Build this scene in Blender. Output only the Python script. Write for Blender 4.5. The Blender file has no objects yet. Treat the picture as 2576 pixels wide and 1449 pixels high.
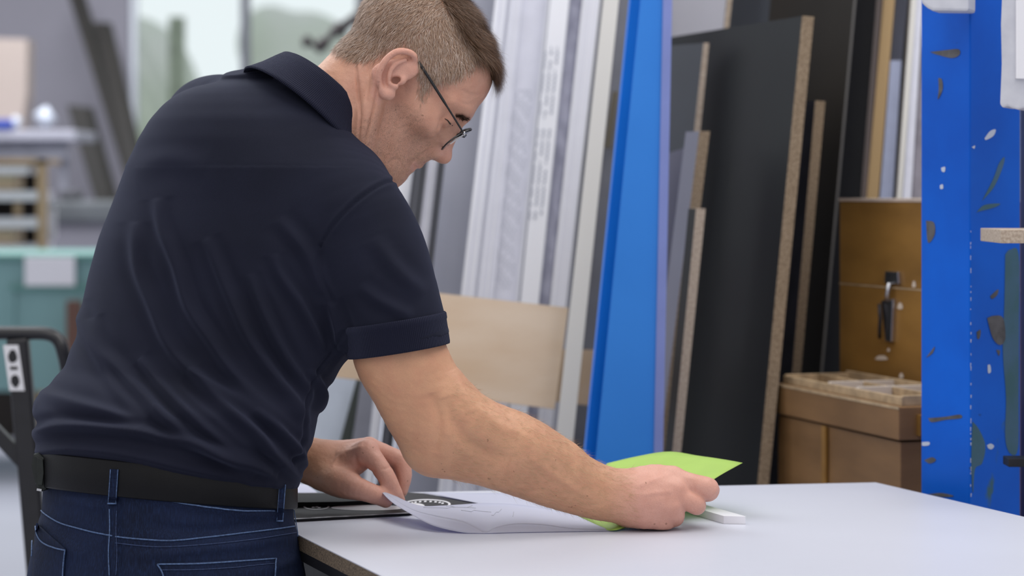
import bpy, bmesh, math, random
import numpy as np
from mathutils import Vector, Matrix
from mathutils.bvhtree import BVHTree
random.seed(7); rng = np.random.default_rng(7)
C = bpy.context.scene.collection
FP = 6000.0; H = 1.37; HY = 470.0          # focal length in pixels, eye height, horizon row of the 2576x1449 frame
TZ = H - 865/1950.0                        # height of the white worktop
D0 = FP/1950.0                             # distance of the man
RES = 0.0017                               # cell size of the body surface

def P(px, py, d):
    return np.array([(px-1288.0)*d/FP, d, H-(py-HY)*d/FP])
def PT(px, py, z=TZ):                       # pixel -> point on a horizontal plane
    d = (H-z)*FP/(py-HY)
    return P(px, py, d)

# ------------------------------------------------------------------ materials
MATS = {}
def mat(name, col, rough=.6, metal=0., noise=0., nscale=30., bump=0., bscale=200., spec=.5, sub=0., col2=None, stretch=(1,1,1), coat=0., alpha=1., trans=0., detail=4.):
    if name in MATS: return MATS[name]
    m = bpy.data.materials.new(name); m.use_nodes = True
    nt = m.node_tree; b = nt.nodes['Principled BSDF']
    b.inputs['Roughness'].default_value = rough; b.inputs['Metallic'].default_value = metal
    b.inputs['Specular IOR Level'].default_value = spec
    b.inputs['Coat Weight'].default_value = coat
    b.inputs['Alpha'].default_value = alpha
    b.inputs['Transmission Weight'].default_value = trans
    if sub:
        b.inputs['Subsurface Weight'].default_value = sub
        b.inputs['Subsurface Radius'].default_value = (1., .35, .2); b.inputs['Subsurface Scale'].default_value = .006
    tc = nt.nodes.new('ShaderNodeTexCoord'); mp = nt.nodes.new('ShaderNodeMapping')
    mp.inputs['Scale'].default_value = stretch
    nt.links.new(tc.outputs['Object'], mp.inputs['Vector'])
    if col2 is None: col2 = tuple(max(0, c*(1-noise)) for c in col)
    n = nt.nodes.new('ShaderNodeTexNoise'); n.inputs['Scale'].default_value = nscale; n.inputs['Detail'].default_value = detail
    nt.links.new(mp.outputs[0], n.inputs['Vector'])
    r = nt.nodes.new('ShaderNodeValToRGB')
    r.color_ramp.elements[0].position = .35; r.color_ramp.elements[1].position = .65
    r.color_ramp.elements[0].color = (*col, 1); r.color_ramp.elements[1].color = (*col2, 1)
    nt.links.new(n.outputs['Fac'], r.inputs['Fac']); nt.links.new(r.outputs['Color'], b.inputs['Base Color'])
    if bump:
        n2 = nt.nodes.new('ShaderNodeTexNoise'); n2.inputs['Scale'].default_value = bscale; n2.inputs['Detail'].default_value = 3
        nt.links.new(mp.outputs[0], n2.inputs['Vector'])
        bp = nt.nodes.new('ShaderNodeBump'); bp.inputs['Strength'].default_value = bump; bp.inputs['Distance'].default_value = .001
        nt.links.new(n2.outputs['Fac'], bp.inputs['Height']); nt.links.new(bp.outputs['Normal'], b.inputs['Normal'])
    MATS[name] = m
    return m
def nodes(m): return m.node_tree, m.node_tree.nodes['Principled BSDF']
def mixcol(nt, fac, a, b):
    x = nt.nodes.new('ShaderNodeMix'); x.data_type = 'RGBA'
    for s, v in ((x.inputs[0], fac), (x.inputs[6], a), (x.inputs[7], b)):
        if isinstance(v, (int, float)): s.default_value = v
        elif isinstance(v, tuple): s.default_value = (*v, 1)
        else: nt.links.new(v, s)
    return x.outputs[2]
def srgb(r, g, b):
    f = lambda c: (c/255/12.92) if c/255 <= .04045 else ((c/255+.055)/1.055)**2.4
    return (f(r), f(g), f(b))

# ------------------------------------------------------------------ mesh helpers
def link(name, me, parent=None, m=None, smooth=False):
    o = bpy.data.objects.new(name, me); C.objects.link(o)
    if m:
        for x in (m if isinstance(m, (list, tuple)) else [m]): me.materials.append(x)
    if smooth: me.polygons.foreach_set('use_smooth', [True]*len(me.polygons))
    if parent:
        o.parent = parent; o.matrix_parent_inverse = Matrix.Translation(parent.location).inverted()
    me.update()
    return o
def tag(o, label=None, cat=None, group=None, kind=None):
    for k, v in (('label', label), ('category', cat), ('group', group), ('kind', kind)):
        if v: o[k] = v
    return o
def empty(name, loc, label=None, cat=None, group=None):
    o = bpy.data.objects.new(name, None); C.objects.link(o); o.location = tuple(loc); o.empty_display_size = .05
    return tag(o, label, cat, group)

class MB:
    def __init__(s): s.v = []; s.f = []; s.mi = []
    def quadbox(s, c8, mi=0, edge_mi=None):
        """c8: front ring of 4 points then back ring of 4"""
        n = len(s.v); s.v += [tuple(map(float, p)) for p in c8]
        fs = [(0,1,2,3),(7,6,5,4),(0,4,5,1),(1,5,6,2),(2,6,7,3),(3,7,4,0)]
        for i, f in enumerate(fs):
            s.f.append(tuple(n+k for k in f)); s.mi.append(mi if (i < 2 or edge_mi is None) else edge_mi)
        return s
    def box(s, a, b, mi=0):
        x0,y0,z0 = a; x1,y1,z1 = b
        return s.quadbox([(x0,y0,z0),(x1,y0,z0),(x1,y0,z1),(x0,y0,z1),(x0,y1,z0),(x1,y1,z0),(x1,y1,z1),(x0,y1,z1)], mi)
    def bar(s, a, b, w, h, mi=0, up=(0,0,1)):
        a = np.array(a, float); b = np.array(b, float); d = b-a; d /= np.linalg.norm(d)
        u = np.cross(d, up); u /= np.linalg.norm(u); v = np.cross(u, d)
        c = [(-1,-1),(1,-1),(1,1),(-1,1)]
        return s.quadbox([a+u*w/2*i+v*h/2*j for i,j in c]+[b+u*w/2*i+v*h/2*j for i,j in c], mi)
    def tube(s, pts, r, n=10, mi=0, cap=True):
        pts = [np.array(p, float) for p in pts]
        rs = r if isinstance(r, (list, tuple, np.ndarray)) else [r]*len(pts)
        base = len(s.v); prev = None
        for i, p in enumerate(pts):
            t = pts[min(i+1, len(pts)-1)]-pts[max(i-1, 0)]; t /= (np.linalg.norm(t)+1e-12)
            if prev is None:
                a = np.array([0,0,1.]) if abs(t[2]) < .9 else np.array([1.,0,0])
                u = np.cross(t, a)
            else: u = prev-t*np.dot(prev, t)
            u /= np.linalg.norm(u); v = np.cross(t, u); prev = u
            for k in range(n):
                q = 2*math.pi*k/n
                s.v.append(tuple(p+rs[i]*(u*math.cos(q)+v*math.sin(q))))
        for i in range(len(pts)-1):
            for k in range(n):
                a = base+i*n+k; b = base+i*n+(k+1) % n
                s.f.append((a, b, b+n, a+n)); s.mi.append(mi)
        if cap:
            s.f.append(tuple(base+k for k in range(n))[::-1]); s.mi.append(mi)
            s.f.append(tuple(base+(len(pts)-1)*n+k for k in range(n))); s.mi.append(mi)
        return s
    def prism(s, poly, off, mi=0, side_mi=None):
        """closed planar polygon extruded by vector off"""
        n = len(s.v); k = len(poly)
        s.v += [tuple(map(float, p)) for p in poly]+[tuple(map(float, np.array(p)+np.array(off))) for p in poly]
        s.f.append(tuple(range(n, n+k))); s.mi.append(mi)
        s.f.append(tuple(range(n+2*k-1, n+k-1, -1))); s.mi.append(mi)
        for i in range(k):
            j = (i+1) % k
            s.f.append((n+i, n+k+i, n+k+j, n+j)); s.mi.append(mi if side_mi is None else side_mi)
        return s
    def build(s, name, m, parent=None, smooth=False, bevel=0, label=None):
        me = bpy.data.meshes.new(name); me.from_pydata(s.v, [], s.f)
        o = link(name, me, parent, m, smooth)
        me.polygons.foreach_set('material_index', s.mi)
        bm = bmesh.new(); bm.from_mesh(me); bmesh.ops.recalc_face_normals(bm, faces=bm.faces)
        if bevel:
            es = [e for e in bm.edges if len(e.link_faces) == 2 and e.calc_face_angle(0) > .6]
            bmesh.ops.bevel(bm, geom=es, offset=bevel, segments=2, profile=.6, affect='EDGES', clamp_overlap=True)
        bm.to_mesh(me); bm.free()
        if label: o['label'] = label
        return o

def spline(pts, n=8):
    """Catmull-Rom through rows of any dimension"""
    p = np.array(pts, float); p = np.vstack([2*p[0]-p[1], p, 2*p[-1]-p[-2]]); out = []
    for i in range(1, len(p)-2):
        for t in np.linspace(0, 1, n, endpoint=False):
            a,b,c,d = p[i-1],p[i],p[i+1],p[i+2]
            out.append(.5*((2*b)+(c-a)*t+(2*a-5*b+4*c-d)*t*t+(3*b-a-3*c+d)*t**3))
    out.append(p[-2]); return np.array(out)

# ------------------------------------------------------------------ signed distance modelling
def ell(c, r, R=None):
    c = np.array(c, float); r = np.array(r, float)
    def f(X):
        q = X-c
        if R is not None: q = q@R
        a = q/r; k0 = np.sqrt((a*a).sum(1)); b = a/r; k1 = np.sqrt((b*b).sum(1))+1e-9
        return k0*(k0-1)/k1
    return f
def chain(pts, n=5, squash=None):
    """pts rows x,y,z,r; squash=(direction, factor) thins the tube along that direction"""
    S = spline(pts, n) if n > 1 else np.array(pts, float)
    A = S[:-1]; B = S[1:]
    lo = (S[:, :3]-S[:, 3:]).min(0); hi = (S[:, :3]+S[:, 3:]).max(0); cen = (lo+hi)/2; rad = np.linalg.norm(hi-lo)/2
    if squash is not None:
        sd = np.array(squash[0], float); sd /= np.linalg.norm(sd); sf = squash[1]
    def f(X):
        d = np.full(len(X), 1e9)
        for a, b in zip(A, B):
            ab = b[:3]-a[:3]; pa = X-a[:3]
            t = np.clip(pa@ab/(ab@ab+1e-12), 0, 1)
            v = pa-t[:, None]*ab
            if squash is not None:
                w = v@sd; v = v+np.outer(w*(1/sf-1), sd)
            d = np.minimum(d, np.sqrt((v*v).sum(1))-(a[3]+(b[3]-a[3])*t))
        return d
    return f
def smin(a, b, k):
    h = np.maximum(k-np.abs(a-b), 0)/k
    return np.minimum(a, b)-h*h*k*.25
def smax(a, b, k): return -smin(-a, -b, k)

def mesh_sdf(ops, lo, hi, h, post=None):
    """ops: list of (kind, k, fn); kind 'u' smooth union, 's' smooth subtraction, 'i' intersection. Blockwise surface nets."""
    B = 16; bs = B*h
    lo = np.array(lo, float); nb = np.ceil((np.array(hi)-lo)/bs).astype(int)
    I = np.stack(np.meshgrid(*[np.arange(n) for n in nb], indexing='ij'), -1).reshape(-1, 3)
    cen = lo+(I+.5)*bs; hd = bs*.5*math.sqrt(3)
    def ev(X, use):
        d = np.full(len(X), .2)
        for j in use:
            kd, k, f = ops[j]
            g = f(X)
            if kd == 'u': d = smin(d, g, k)
            elif kd == 's': d = smax(d, -g, k)
            else: d = smax(d, g, k)
        return d
    G = [f(cen) for _, _, f in ops]
    d = np.full(len(cen), .2)
    for (kd, k, f), g in zip(ops, G):
        if kd == 'u': d = smin(d, g, k)
        elif kd == 's': d = smax(d, -g, k)
        else: d = smax(d, g, k)
    act = np.where(np.abs(d) < hd*1.5+.004)[0]
    n = B+2
    off = np.stack(np.meshgrid(*[np.arange(-1, B+1)]*3, indexing='ij'), -1).reshape(-1, 3)
    BIG = 1 << 20
    K = []; V = []; Q = []
    ce = [(0,0,0),(1,0,0),(0,1,0),(1,1,0),(0,0,1),(1,0,1),(0,1,1),(1,1,1)]
    ed = [(0,1),(2,3),(4,5),(6,7),(0,2),(1,3),(4,6),(5,7),(0,4),(1,5),(2,6),(3,7)]
    cearr = np.array(ce, float)
    for bi in act:
        use = [j for j in range(len(ops)) if (ops[j][0] == 'i') or
               (G[j][bi] < hd*1.6+ops[j][1]+.006 if ops[j][0] == 'u' else G[j][bi] < hd*1.6+ops[j][1]+.006)]
        if not use: continue
        base = I[bi]*B
        val = ev(lo+(base+off)*h, use).reshape(n, n, n)
        s = val < 0
        if s.all() or not s.any(): continue
        cs = np.stack([s[a:n-1+a, b:n-1+b, c:n-1+c] for a, b, c in ce], 0)
        mixed = cs.any(0) & ~cs.all(0)
        ci = np.argwhere(mixed)
        vv = np.stack([val[ci[:,0]+a, ci[:,1]+b, ci[:,2]+c] for a, b, c in ce], 1)
        acc = np.zeros((len(ci), 3)); cnt = np.zeros(len(ci))
        for a, b in ed:
            va, vb = vv[:, a], vv[:, b]; m = (va < 0) != (vb < 0)
            t = np.where(m, va/np.where(m, va-vb, 1), 0)
            acc += m[:, None]*(cearr[a]+t[:, None]*(cearr[b]-cearr[a])); cnt += m
        pos = lo+(base-1+ci+acc/cnt[:, None])*h
        g = ci+base
        key = (g[:,0]*BIG+g[:,1])*BIG+g[:,2]
        K.append(key); V.append(pos)
        for ax in range(3):
            s0 = s[1:n-1, 1:n-1, 1:n-1]
            sl = [slice(1, n-1)]*3; sl[ax] = slice(2, n)
            s1 = s[tuple(sl)]
            e = np.argwhere(s0 != s1)
            if not len(e): continue
            flip = s0[e[:,0], e[:,1], e[:,2]]
            e = e+1+base
            u, w = (ax+1) % 3, (ax+2) % 3
            q = []
            for du, dw in ((0,0),(-1,0),(-1,-1),(0,-1)):
                c = e.copy(); c[:, u] += du; c[:, w] += dw
                q.append((c[:,0]*BIG+c[:,1])*BIG+c[:,2])
            q = np.stack(q, 1)
            q[~flip] = q[~flip][:, ::-1]
            Q.append(q)
    K = np.concatenate(K); V = np.concatenate(V); Q = np.concatenate(Q)
    uk, ui = np.unique(K, return_index=True); V = V[ui]
    idx = np.searchsorted(uk, Q); idx = np.clip(idx, 0, len(uk)-1)
    ok = (uk[idx] == Q).all(1); F = idx[ok]
    return V, F
def biggest(V, F):
    """keep the largest connected piece"""
    e = np.concatenate([F[:, [0,1]], F[:, [1,2]], F[:, [2,3]], F[:, [3,0]]]); L = np.arange(len(V))
    while True:
        m = np.minimum(L[e[:,0]], L[e[:,1]]); N = L.copy()
        np.minimum.at(N, e[:,0], m); np.minimum.at(N, e[:,1], m); N = N[N]; N = N[N]
        if (N == L).all(): break
        L = N
    k = np.bincount(L).argmax(); keep = L == k
    idx = np.cumsum(keep)-1; F = F[keep[F[:,0]]]
    return V[keep], idx[F]
def laplace(V, F, it=2, lam=.5):
    e = np.concatenate([F[:, [0,1]], F[:, [1,2]], F[:, [2,3]], F[:, [3,0]]]); e = np.concatenate([e, e[:, ::-1]])
    cnt = np.bincount(e[:,0], minlength=len(V)).clip(1)
    for i in range(it*2):
        l = lam if i % 2 == 0 else -lam*.9
        m = np.stack([np.bincount(e[:,0], weights=V[e[:,1], k], minlength=len(V)) for k in range(3)], 1)/cnt[:, None]
        V = V+(m-V)*l
    return V
def normals(V, F):
    n = np.cross(V[F[:,2]]-V[F[:,0]], V[F[:,3]]-V[F[:,1]]); N = np.zeros_like(V)
    for k in range(4):
        for c in range(3): N[:, c] += np.bincount(F[:, k], weights=n[:, c], minlength=len(V))
    return N/(np.linalg.norm(N, axis=1)[:, None]+1e-12)
def np_mesh(name, V, F):
    me = bpy.data.meshes.new(name)
    F = np.asarray(F); k = F.shape[1]
    me.vertices.add(len(V)); me.vertices.foreach_set('co', V.astype(np.float32).ravel())
    me.loops.add(F.size); me.loops.foreach_set('vertex_index', F.ravel().astype(np.int32))
    me.polygons.add(len(F)); me.polygons.foreach_set('loop_start', np.arange(0, F.size, k, dtype=np.int32))
    me.polygons.foreach_set('loop_total', np.full(len(F), k, dtype=np.int32))
    me.update(calc_edges=True); me.validate()
    return me
def to_px(V):
    d = V[:, 1]
    return np.stack([1288+V[:,0]*FP/d, HY+(H-V[:,2])*FP/d], 1)
def line_dist(Q, pts):
    """distance of 2D points to a polyline, and the parameter 0..1 along it"""
    pts = spline(pts, 6); best = np.full(len(Q), 1e9); par = np.zeros(len(Q)); n = len(pts)-1
    for i in range(n):
        a, b = pts[i], pts[i+1]; ab = b-a
        t = np.clip(((Q-a)@ab)/(ab@ab+1e-9), 0, 1)
        d = np.linalg.norm(Q-a-t[:, None]*ab, axis=1)
        m = d < best; best[m] = d[m]; par[m] = (i+t[m])/n
    return best, par
def vnoise(X, s, seed=0):
    r = np.random.default_rng(seed); o = np.zeros(len(X))
    for i in range(10):
        d = r.normal(size=3); d /= np.linalg.norm(d)
        o += np.sin(X@d*s*r.uniform(.6, 1.6)+r.uniform(0, 6.28))
    return o/4

# ================================================================== THE MAN
DH = D0+.10                                 # distance of the head's midline
PITCH = math.radians(56)
HF = np.array([math.cos(PITCH), 0, -math.sin(PITCH)]); HL = np.array([0, 1., 0]); HU = np.array([math.sin(PITCH), 0, math.cos(PITCH)])
yaw = math.radians(3); HF, HL = HF*math.cos(yaw)+HL*math.sin(yaw), HL*math.cos(yaw)-HF*math.sin(yaw)
HM = np.stack([HF, HL, HU], 0)              # rows: forward, left, up
HO = P(985, 205, DH)
def loc(px, py):                            # photo pixel -> (forward, up) on the head's midplane
    w = P(px, py, DH)-HO
    return float(w@HF), float(w@HU)
def tohead(X): return (X-HO)@HM.T
def fromhead(q): return HO+np.array(q)@HM
def hsym(f):
    def g(X):
        q = tohead(X); q[:, 1] = np.abs(q[:, 1]); return f(q)
    return g
def P3(px, py, dd, r): return [*P(px, py, D0+dd), r]

# ---- trunk cross-sections: row px, left px, right px, depth offset, depth/width ratio, heading
TS = [(203,600,650,.12,1.,48),(206,570,700,.12,1.,48),(215,500,745,.12,.95,48),(235,446,785,.12,.9,48),(262,408,828,.12,.85,48),
      (300,371,858,.115,.8,48),(350,337,880,.11,.76,47),(420,301,932,.11,.72,46),(500,271,955,.11,.7,45),
      (600,232,940,.10,.68,44),(700,203,925,.09,.66,42),(800,181,900,.075,.66,40),(870,163,880,.065,.66,38),(930,147,858,.05,.67,36),
      (975,106,838,.035,.69,34),(1012,72,822,.02,.70,33),(1045,66,808,.01,.70,32),(1082,80,800,0,.70,32),(1103,68,795,0,.70,32),(1135,74,785,0,.71,32),
      (1180,88,770,0,.71,32),(1230,92,752,0,.71,32),(1300,90,748,0,.72,32)]
def slices(T):
    rows = []
    for y, l, r, dy, q, th in T:
        d = D0+dy; z = H-(y-HY)*d/FP
        hx = (r-l)/2*d/FP; cx = ((l+r)/2-1288)*d/FP; t = math.radians(th)
        a = hx/math.sqrt(math.cos(t)**2+(q*math.sin(t))**2)
        rows.append((z, cx, d, a, a*q, t))
    return np.array(rows[::-1])
def slab(T, grow=0., sm=True):
    S = slices(T)
    if sm:
        z = np.linspace(S[0,0], S[-1,0], 260); S2 = np.stack([z]+[np.interp(z, S[:,0], S[:,k]) for k in range(1, 6)], 1)
        kk = np.ones(5)/5
        for k in range(1, 6):
            pad = np.concatenate([S2[:1,k].repeat(2), S2[:,k], S2[-1:,k].repeat(2)]); S2[:,k] = np.convolve(pad, kk, 'valid')
        S = S2
    ztop, zbot = S[-1,0], S[0,0]
    def f(X):
        z = X[:, 2]
        cx, cy, a, b, t = [np.interp(z, S[:,0], S[:,k]) for k in range(1, 6)]
        a = a+grow; b = b+grow
        dx = X[:,0]-cx; dy = X[:,1]-cy; c, s = np.cos(t), np.sin(t)
        u = dx*c-dy*s; v = dx*s+dy*c
        rho = np.sqrt((u/a)**2+(v/b)**2)+1e-9; g = np.sqrt(u*u/a**4+v*v/b**4)/rho+1e-9
        d = (rho-1)/g
        d = np.where(rho < .3, -.7*np.minimum(a, b), d)*.85
        return np.maximum(d, np.maximum(z-ztop-grow, zbot-z))
    return f, S
trunk, TSS = slab(TS)
trunk_in, _ = slab(TS, -.020)

# ---- arms
armR = chain([P3(895,540,-.03,.044),P3(950,680,-.052,.0500),P3(985,800,-.06,.0545),P3(1003,885,-.06,.0585),P3(1040,960,-.06,.0565),P3(1075,1040,-.058,.0525),P3(1105,1095,-.055,.049),
              P3(1150,1113,-.052,.0475),P3(1220,1126,-.045,.0485),P3(1300,1153,-.035,.0470),P3(1400,1198,-.02,.0415),P3(1500,1236,-.008,.0362),P3(1575,1251,0,.0340),P3(1605,1253,0,.033)], 5, ((0,1,0), .86))
elbow = ell(P(1083,1140,D0-.05), (.028,.026,.024))
cub = ell(P(1135,1045,D0-.062), (.040,.042,.045))
muscle = chain([P3(1190,1070,-.06,.03),P3(1300,1115,-.05,.034),P3(1400,1165,-.025,.026)], 4)
armL = chain([P3(600,420,.27,.060),P3(600,620,.33,.055),P3(600,840,.36,.05),P3(630,980,.35,.045),P3(700,1110,.27,.038),P3(780,1160,.20,.030),P3(810,1170,.19,.030)], 4, ((0,1,0), .9))
# ---- right hand
RH = [
 ('u', .012, chain([P3(1580,1230,.010,.024),P3(1640,1205,.010,.0190),P3(1693,1202,.010,.0150)], 3)),
 ('u', .010, chain([P3(1585,1250,-.002,.026),P3(1640,1232,-.006,.0200),P3(1698,1232,-.004,.0165)], 3)),
 ('u', .010, chain([P3(1585,1265,-.002,.026),P3(1640,1262,-.010,.0200),P3(1685,1270,-.008,.0170)], 3)),
 ('u', .010, chain([P3(1585,1275,.004,.024),P3(1625,1292,-.004,.0205),P3(1662,1300,-.002,.0165)], 3)),
 ('u', .014, chain([P3(1590,1285,.02,.020),P3(1622,1302,.022,.0165),P3(1650,1305,.02,.015)], 3)),
 ('u', .004, chain([P3(1690,1203,.010,.0150),P3(1742,1218,.006,.0135),P3(1781,1229,.010,.0142),P3(1780,1241,.026,.0112),P3(1764,1243,.046,.0098),P3(1745,1240,.060,.0085)], 4)),
 ('u', .004, chain([P3(1693,1238,-.002,.0158),P3(1727,1258,-.004,.0130),P3(1750,1269,.002,.0130),P3(1751,1274,.018,.0108),P3(1738,1268,.036,.0095),P3(1730,1255,.050,.008)], 4)),
 ('u', .004, chain([P3(1680,1274,-.006,.0160),P3(1698,1292,-.004,.0125),P3(1698,1303,.008,.0115),P3(1690,1300,.026,.0100),P3(1675,1290,.040,.009)], 4)),
 ('u', .004, chain([P3(1655,1302,-.002,.0155),P3(1672,1316,.000,.0115),P3(1674,1318,.012,.0105),P3(1662,1312,.030,.0090),P3(1650,1302,.040,.008)], 4)),
 ('u', .008, chain([P3(1590,1235,.030,.018),P3(1640,1218,.048,.0155),P3(1690,1222,.062,.0125),P3(1742,1236,.073,.0100)], 4)),
]
# ---- left hand
LH = [
 ('u', .012, chain([P3(785,1162,.195,.0275),P3(840,1172,.185,.027),P3(890,1158,.17,.021),P3(922,1136,.155,.0165)], 4)),
 ('u', .012, chain([P3(800,1160,.20,.026),P3(860,1150,.195,.023),P3(925,1130,.185,.0165)], 4)),
 ('u', .012, chain([P3(800,1165,.215,.024),P3(860,1155,.215,.020),P3(918,1135,.210,.0155)], 4)),
 ('u', .012, chain([P3(800,1170,.225,.020),P3(850,1168,.232,.018),P3(900,1148,.232,.0145)], 4)),
 ('u', .004, chain([P3(922,1138,.155,.0165),P3(950,1168,.145,.0130),P3(972,1200,.140,.0122),P3(990,1232,.142,.0103),P3(1004,1258,.148,.0082)], 4)),
 ('u', .003, chain([P3(928,1130,.185,.0160),P3(970,1143,.180,.0130),P3(1006,1160,.178,.0125),P3(1016,1195,.172,.0110),P3(1010,1236,.170,.0085)], 4)),
 ('u', .003, chain([P3(922,1134,.210,.0150),P3(968,1148,.210,.0125),P3(1004,1168,.208,.0118),P3(1012,1205,.203,.0100),P3(1004,1240,.200,.0082)], 4)),
 ('u', .003, chain([P3(905,1146,.232,.0140),P3(945,1162,.238,.0112),P3(975,1184,.238,.0105),P3(985,1215,.234,.0090),P3(980,1242,.230,.0075)], 4)),
 ('u', .010, chain([P3(815,1195,.175,.022),P3(860,1213,.150,.0215),P3(905,1231,.128,.0150),P3(940,1243,.125,.0128),P3(970,1259,.132,.0098)], 4)),
]
# ---- head
def lp(px, py, y=0.): f, u = loc(px, py); return (f, y, u)
HEAD = [
 ('u', .01, hsym(ell((-.014,0,.058), (.100,.076,.084)))),
 ('u', .02, hsym(ell((.030,0,.070), (.060,.060,.058)))),
 ('u', .02, hsym(ell((.040,0,.004), (.058,.058,.066)))),
 ('u', .02, hsym(ell((.046,.018,-.045), (.052,.036,.036)))),
 ('u', .015, hsym(ell((.089,0,-.070), (.019,.022,.019)))),
 ('u', .014, hsym(chain([(.090,0,.057,.010),(.084,.028,.060,.010),(.066,.050,.052,.009)], 3))),
 ('u', .016, hsym(ell((.062,.046,.010), (.030,.018,.018)))),
 ('s', .014, hsym(ell((.110,.031,.036), (.022,.016,.014)))),
 ('u', .004, hsym(ell((.079,.031,.034), (.0135,.0145,.0125)))),
 ('u', .010, hsym(chain([(.093,0,.046,.008),(.101,0,.030,.0085),(.1105,0,.0120,.0100),(.1165,0,.0020,.0105)], 4))),
 ('u', .006, hsym(ell((.1200,0,.0022), (.0118,.0124,.0115)))),
 ('u', .012, hsym(ell((.0930,.010,.0120), (.0190,.0160,.0220)))),
 ('u', .005, hsym(ell((.1070,.0125,-.0035), (.0115,.0078,.0088)))),
 ('s', .003, hsym(ell((.1105,.0068,-.0120), (.0060,.0034,.0045)))),
 ('u', .014, hsym(ell((.0915,0,-.022), (.0235,.027,.018)))),
 ('u', .006, hsym(chain([(.1125,0,-.0315,.0052),(.100,.014,-.034,.0045),(.090,.024,-.037,.003)], 4))),
 ('u', .006, hsym(chain([(.1095,0,-.0440,.0062),(.099,.012,-.0425,.0052),(.090,.022,-.039,.003)], 4))),
 ('s', .0025, hsym(chain([(.119,0,-.0375,.0016),(.110,.011,-.0375,.0014),(.1035,.019,-.0370,.0006)], 4))),
]
def ear_ops():
    r = np.array
    def cz(px, py, y): f, u = loc(px, py); return [f, y, u]
    t = r([[.86,0,-.51],[0,1,0],[.51,0,.86]]).T
    tilt = math.radians(16)
    Ry = np.array([[math.cos(tilt), math.sin(tilt), 0], [-math.sin(tilt), math.cos(tilt), 0], [0, 0, 1]]).T
    out = []
    out.append(('u', .012, hsym(ell((-.008,.0768,.012), (.0155,.0062,.030), t@np.eye(3)))))
    rim = [cz(1030,176,.0735)+[.0034], cz(1044,158,.0765)+[.0038], cz(1042,140,.0825)+[.0042], cz(1024,132,.085)+[.0043], cz(1004,132,.088)+[.0044], cz(984,143,.090)+[.0044],
           cz(968,162,.0905)+[.0044], cz(958,187,.0895)+[.0042], cz(958,212,.086)+[.0045], cz(967,233,.082)+[.0058], cz(978,237,.079)+[.0062]]
    out.append(('s', .006, hsym(ell(cz(1003,180,.0905), (.0125,.0085,.0190), t))))
    out.append(('u', .003, hsym(chain(rim, 4))))
    out.append(('u', .003, hsym(chain([cz(1022,152,.0815)+[.0026], cz(1000,162,.0835)+[.0030], cz(985,182,.0845)+[.0030], cz(983,208,.083)+[.0030], cz(1000,218,.081)+[.0030]], 4))))
    out.append(('u', .003, hsym(ell(cz(1013,203,.0800), (.0055,.0045,.0070)))))
    out.append(('u', .006, hsym(ell(cz(980,232,.0780), (.0100,.0050,.0095)))))
    out.append(('s', .003, hsym(ell(cz(999,201,.0800), (.0040,.0120,.0062), t))))
    return out
HEAD += ear_ops()
hm = fromhead((-.022,0,-.005))
NECK = [
 ('u', .02, chain([[*P(800,345,D0+.10), .078], [*P(868,268,D0+.10), .064], [*hm, .062]], 5)),
 ('u', .02, chain([[*P(955,400,D0+.10), .045], [*fromhead((.035,0,-.045)), .045]], 3)),
 ('u', .012, chain([[*P(905,400,D0+.05), .018], [*P(925,300,D0+.038), .016], [*P(955,215,D0+.035), .014]], 4)),
]
ops = [('u', .01, trunk_in)]+NECK+HEAD+[('u', .02, armR), ('u', .02, elbow), ('u', .03, cub), ('u', .03, muscle), ('u', .02, armL)]+RH+LH
# palm rests on the worktop
def table_plane(X): return np.where(X[:, 0] > -.27, (TZ+.0012)-X[:, 2], -1.)
ops.append(('i', .004, table_plane))
V, F = mesh_sdf(ops, (-.72, D0-.34, TZ-.02), (.36, D0+.52, 1.70), RES)
V, F = biggest(V, F)
V = laplace(V, F, 1)
N = normals(V, F)
Q = to_px(V); q = tohead(V)
# fine relief: tendons, veins, creases
near = (N[:, 1] < .3)
def relief(pts, amp, sig, mask):
    d, t = line_dist(Q[mask], pts); w = np.exp(-(d/sig)**2)*np.sin(np.clip(t*1.02, 0, 1)*math.pi)**.35
    V[mask] += N[mask]*(amp*w)[:, None]
rh = near & (Q[:,0] > 1000) & (V[:,1] < D0+.08) & (Q[:,1] > 860)
relief([(1600,1225),(1650,1205),(1690,1192)], .0012, 7, rh)
relief([(1600,1250),(1650,1240),(1695,1238)], .0012, 7, rh)
relief([(1120,1000),(1140,1060),(1190,1120),(1290,1165)], -.0042, 17, rh)
relief([(1195,1020),(1260,1070),(1330,1100)], .0016, 12, rh)
relief([(1085,990),(1105,1060),(1092,1140)], -.0038, 13, rh)
relief([(1140,930),(1165,985),(1190,1040)], .0022, 16, rh)
relief([(1735,1205),(1745,1222),(1748,1240)], -.0007, 4, rh)
relief([(1788,1208),(1796,1222),(1794,1240)], -.0005, 3, rh)
relief([(1330,1150),(1400,1200),(1500,1262)], .0014, 9, rh)
lh = near & (Q[:,0] > 740) & (Q[:,0] < 1040) & (Q[:,1] > 1090) & (V[:,1] > D0+.09)
relief([(845,1140),(885,1132),(915,1122)], .0014, 5, lh)
relief([(893,1140),(897,1165),(915,1185)], -.0022, 5, lh)
relief([(835,1175),(850,1150),(870,1140)], .0012, 4, lh)
relief([(905,1205),(925,1190),(945,1185)], -.0012, 5, lh)
relief([(958,1182),(972,1178),(984,1172)], -.0010, 3, lh)
relief([(918,1240),(925,1228),(930,1218)], -.0008, 3, lh)
hd = near & (q[:,2] > -.12) & (Q[:,1] < 460) & (Q[:,0] > 880)
relief([(1150,300),(1120,290),(1095,305)], -.0010, 5, hd)
relief([(1115,310),(1100,330),(1098,350)], -.0012, 5, hd)
relief([(1000,285),(985,330),(975,385)], -.0012, 8, hd)
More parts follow.
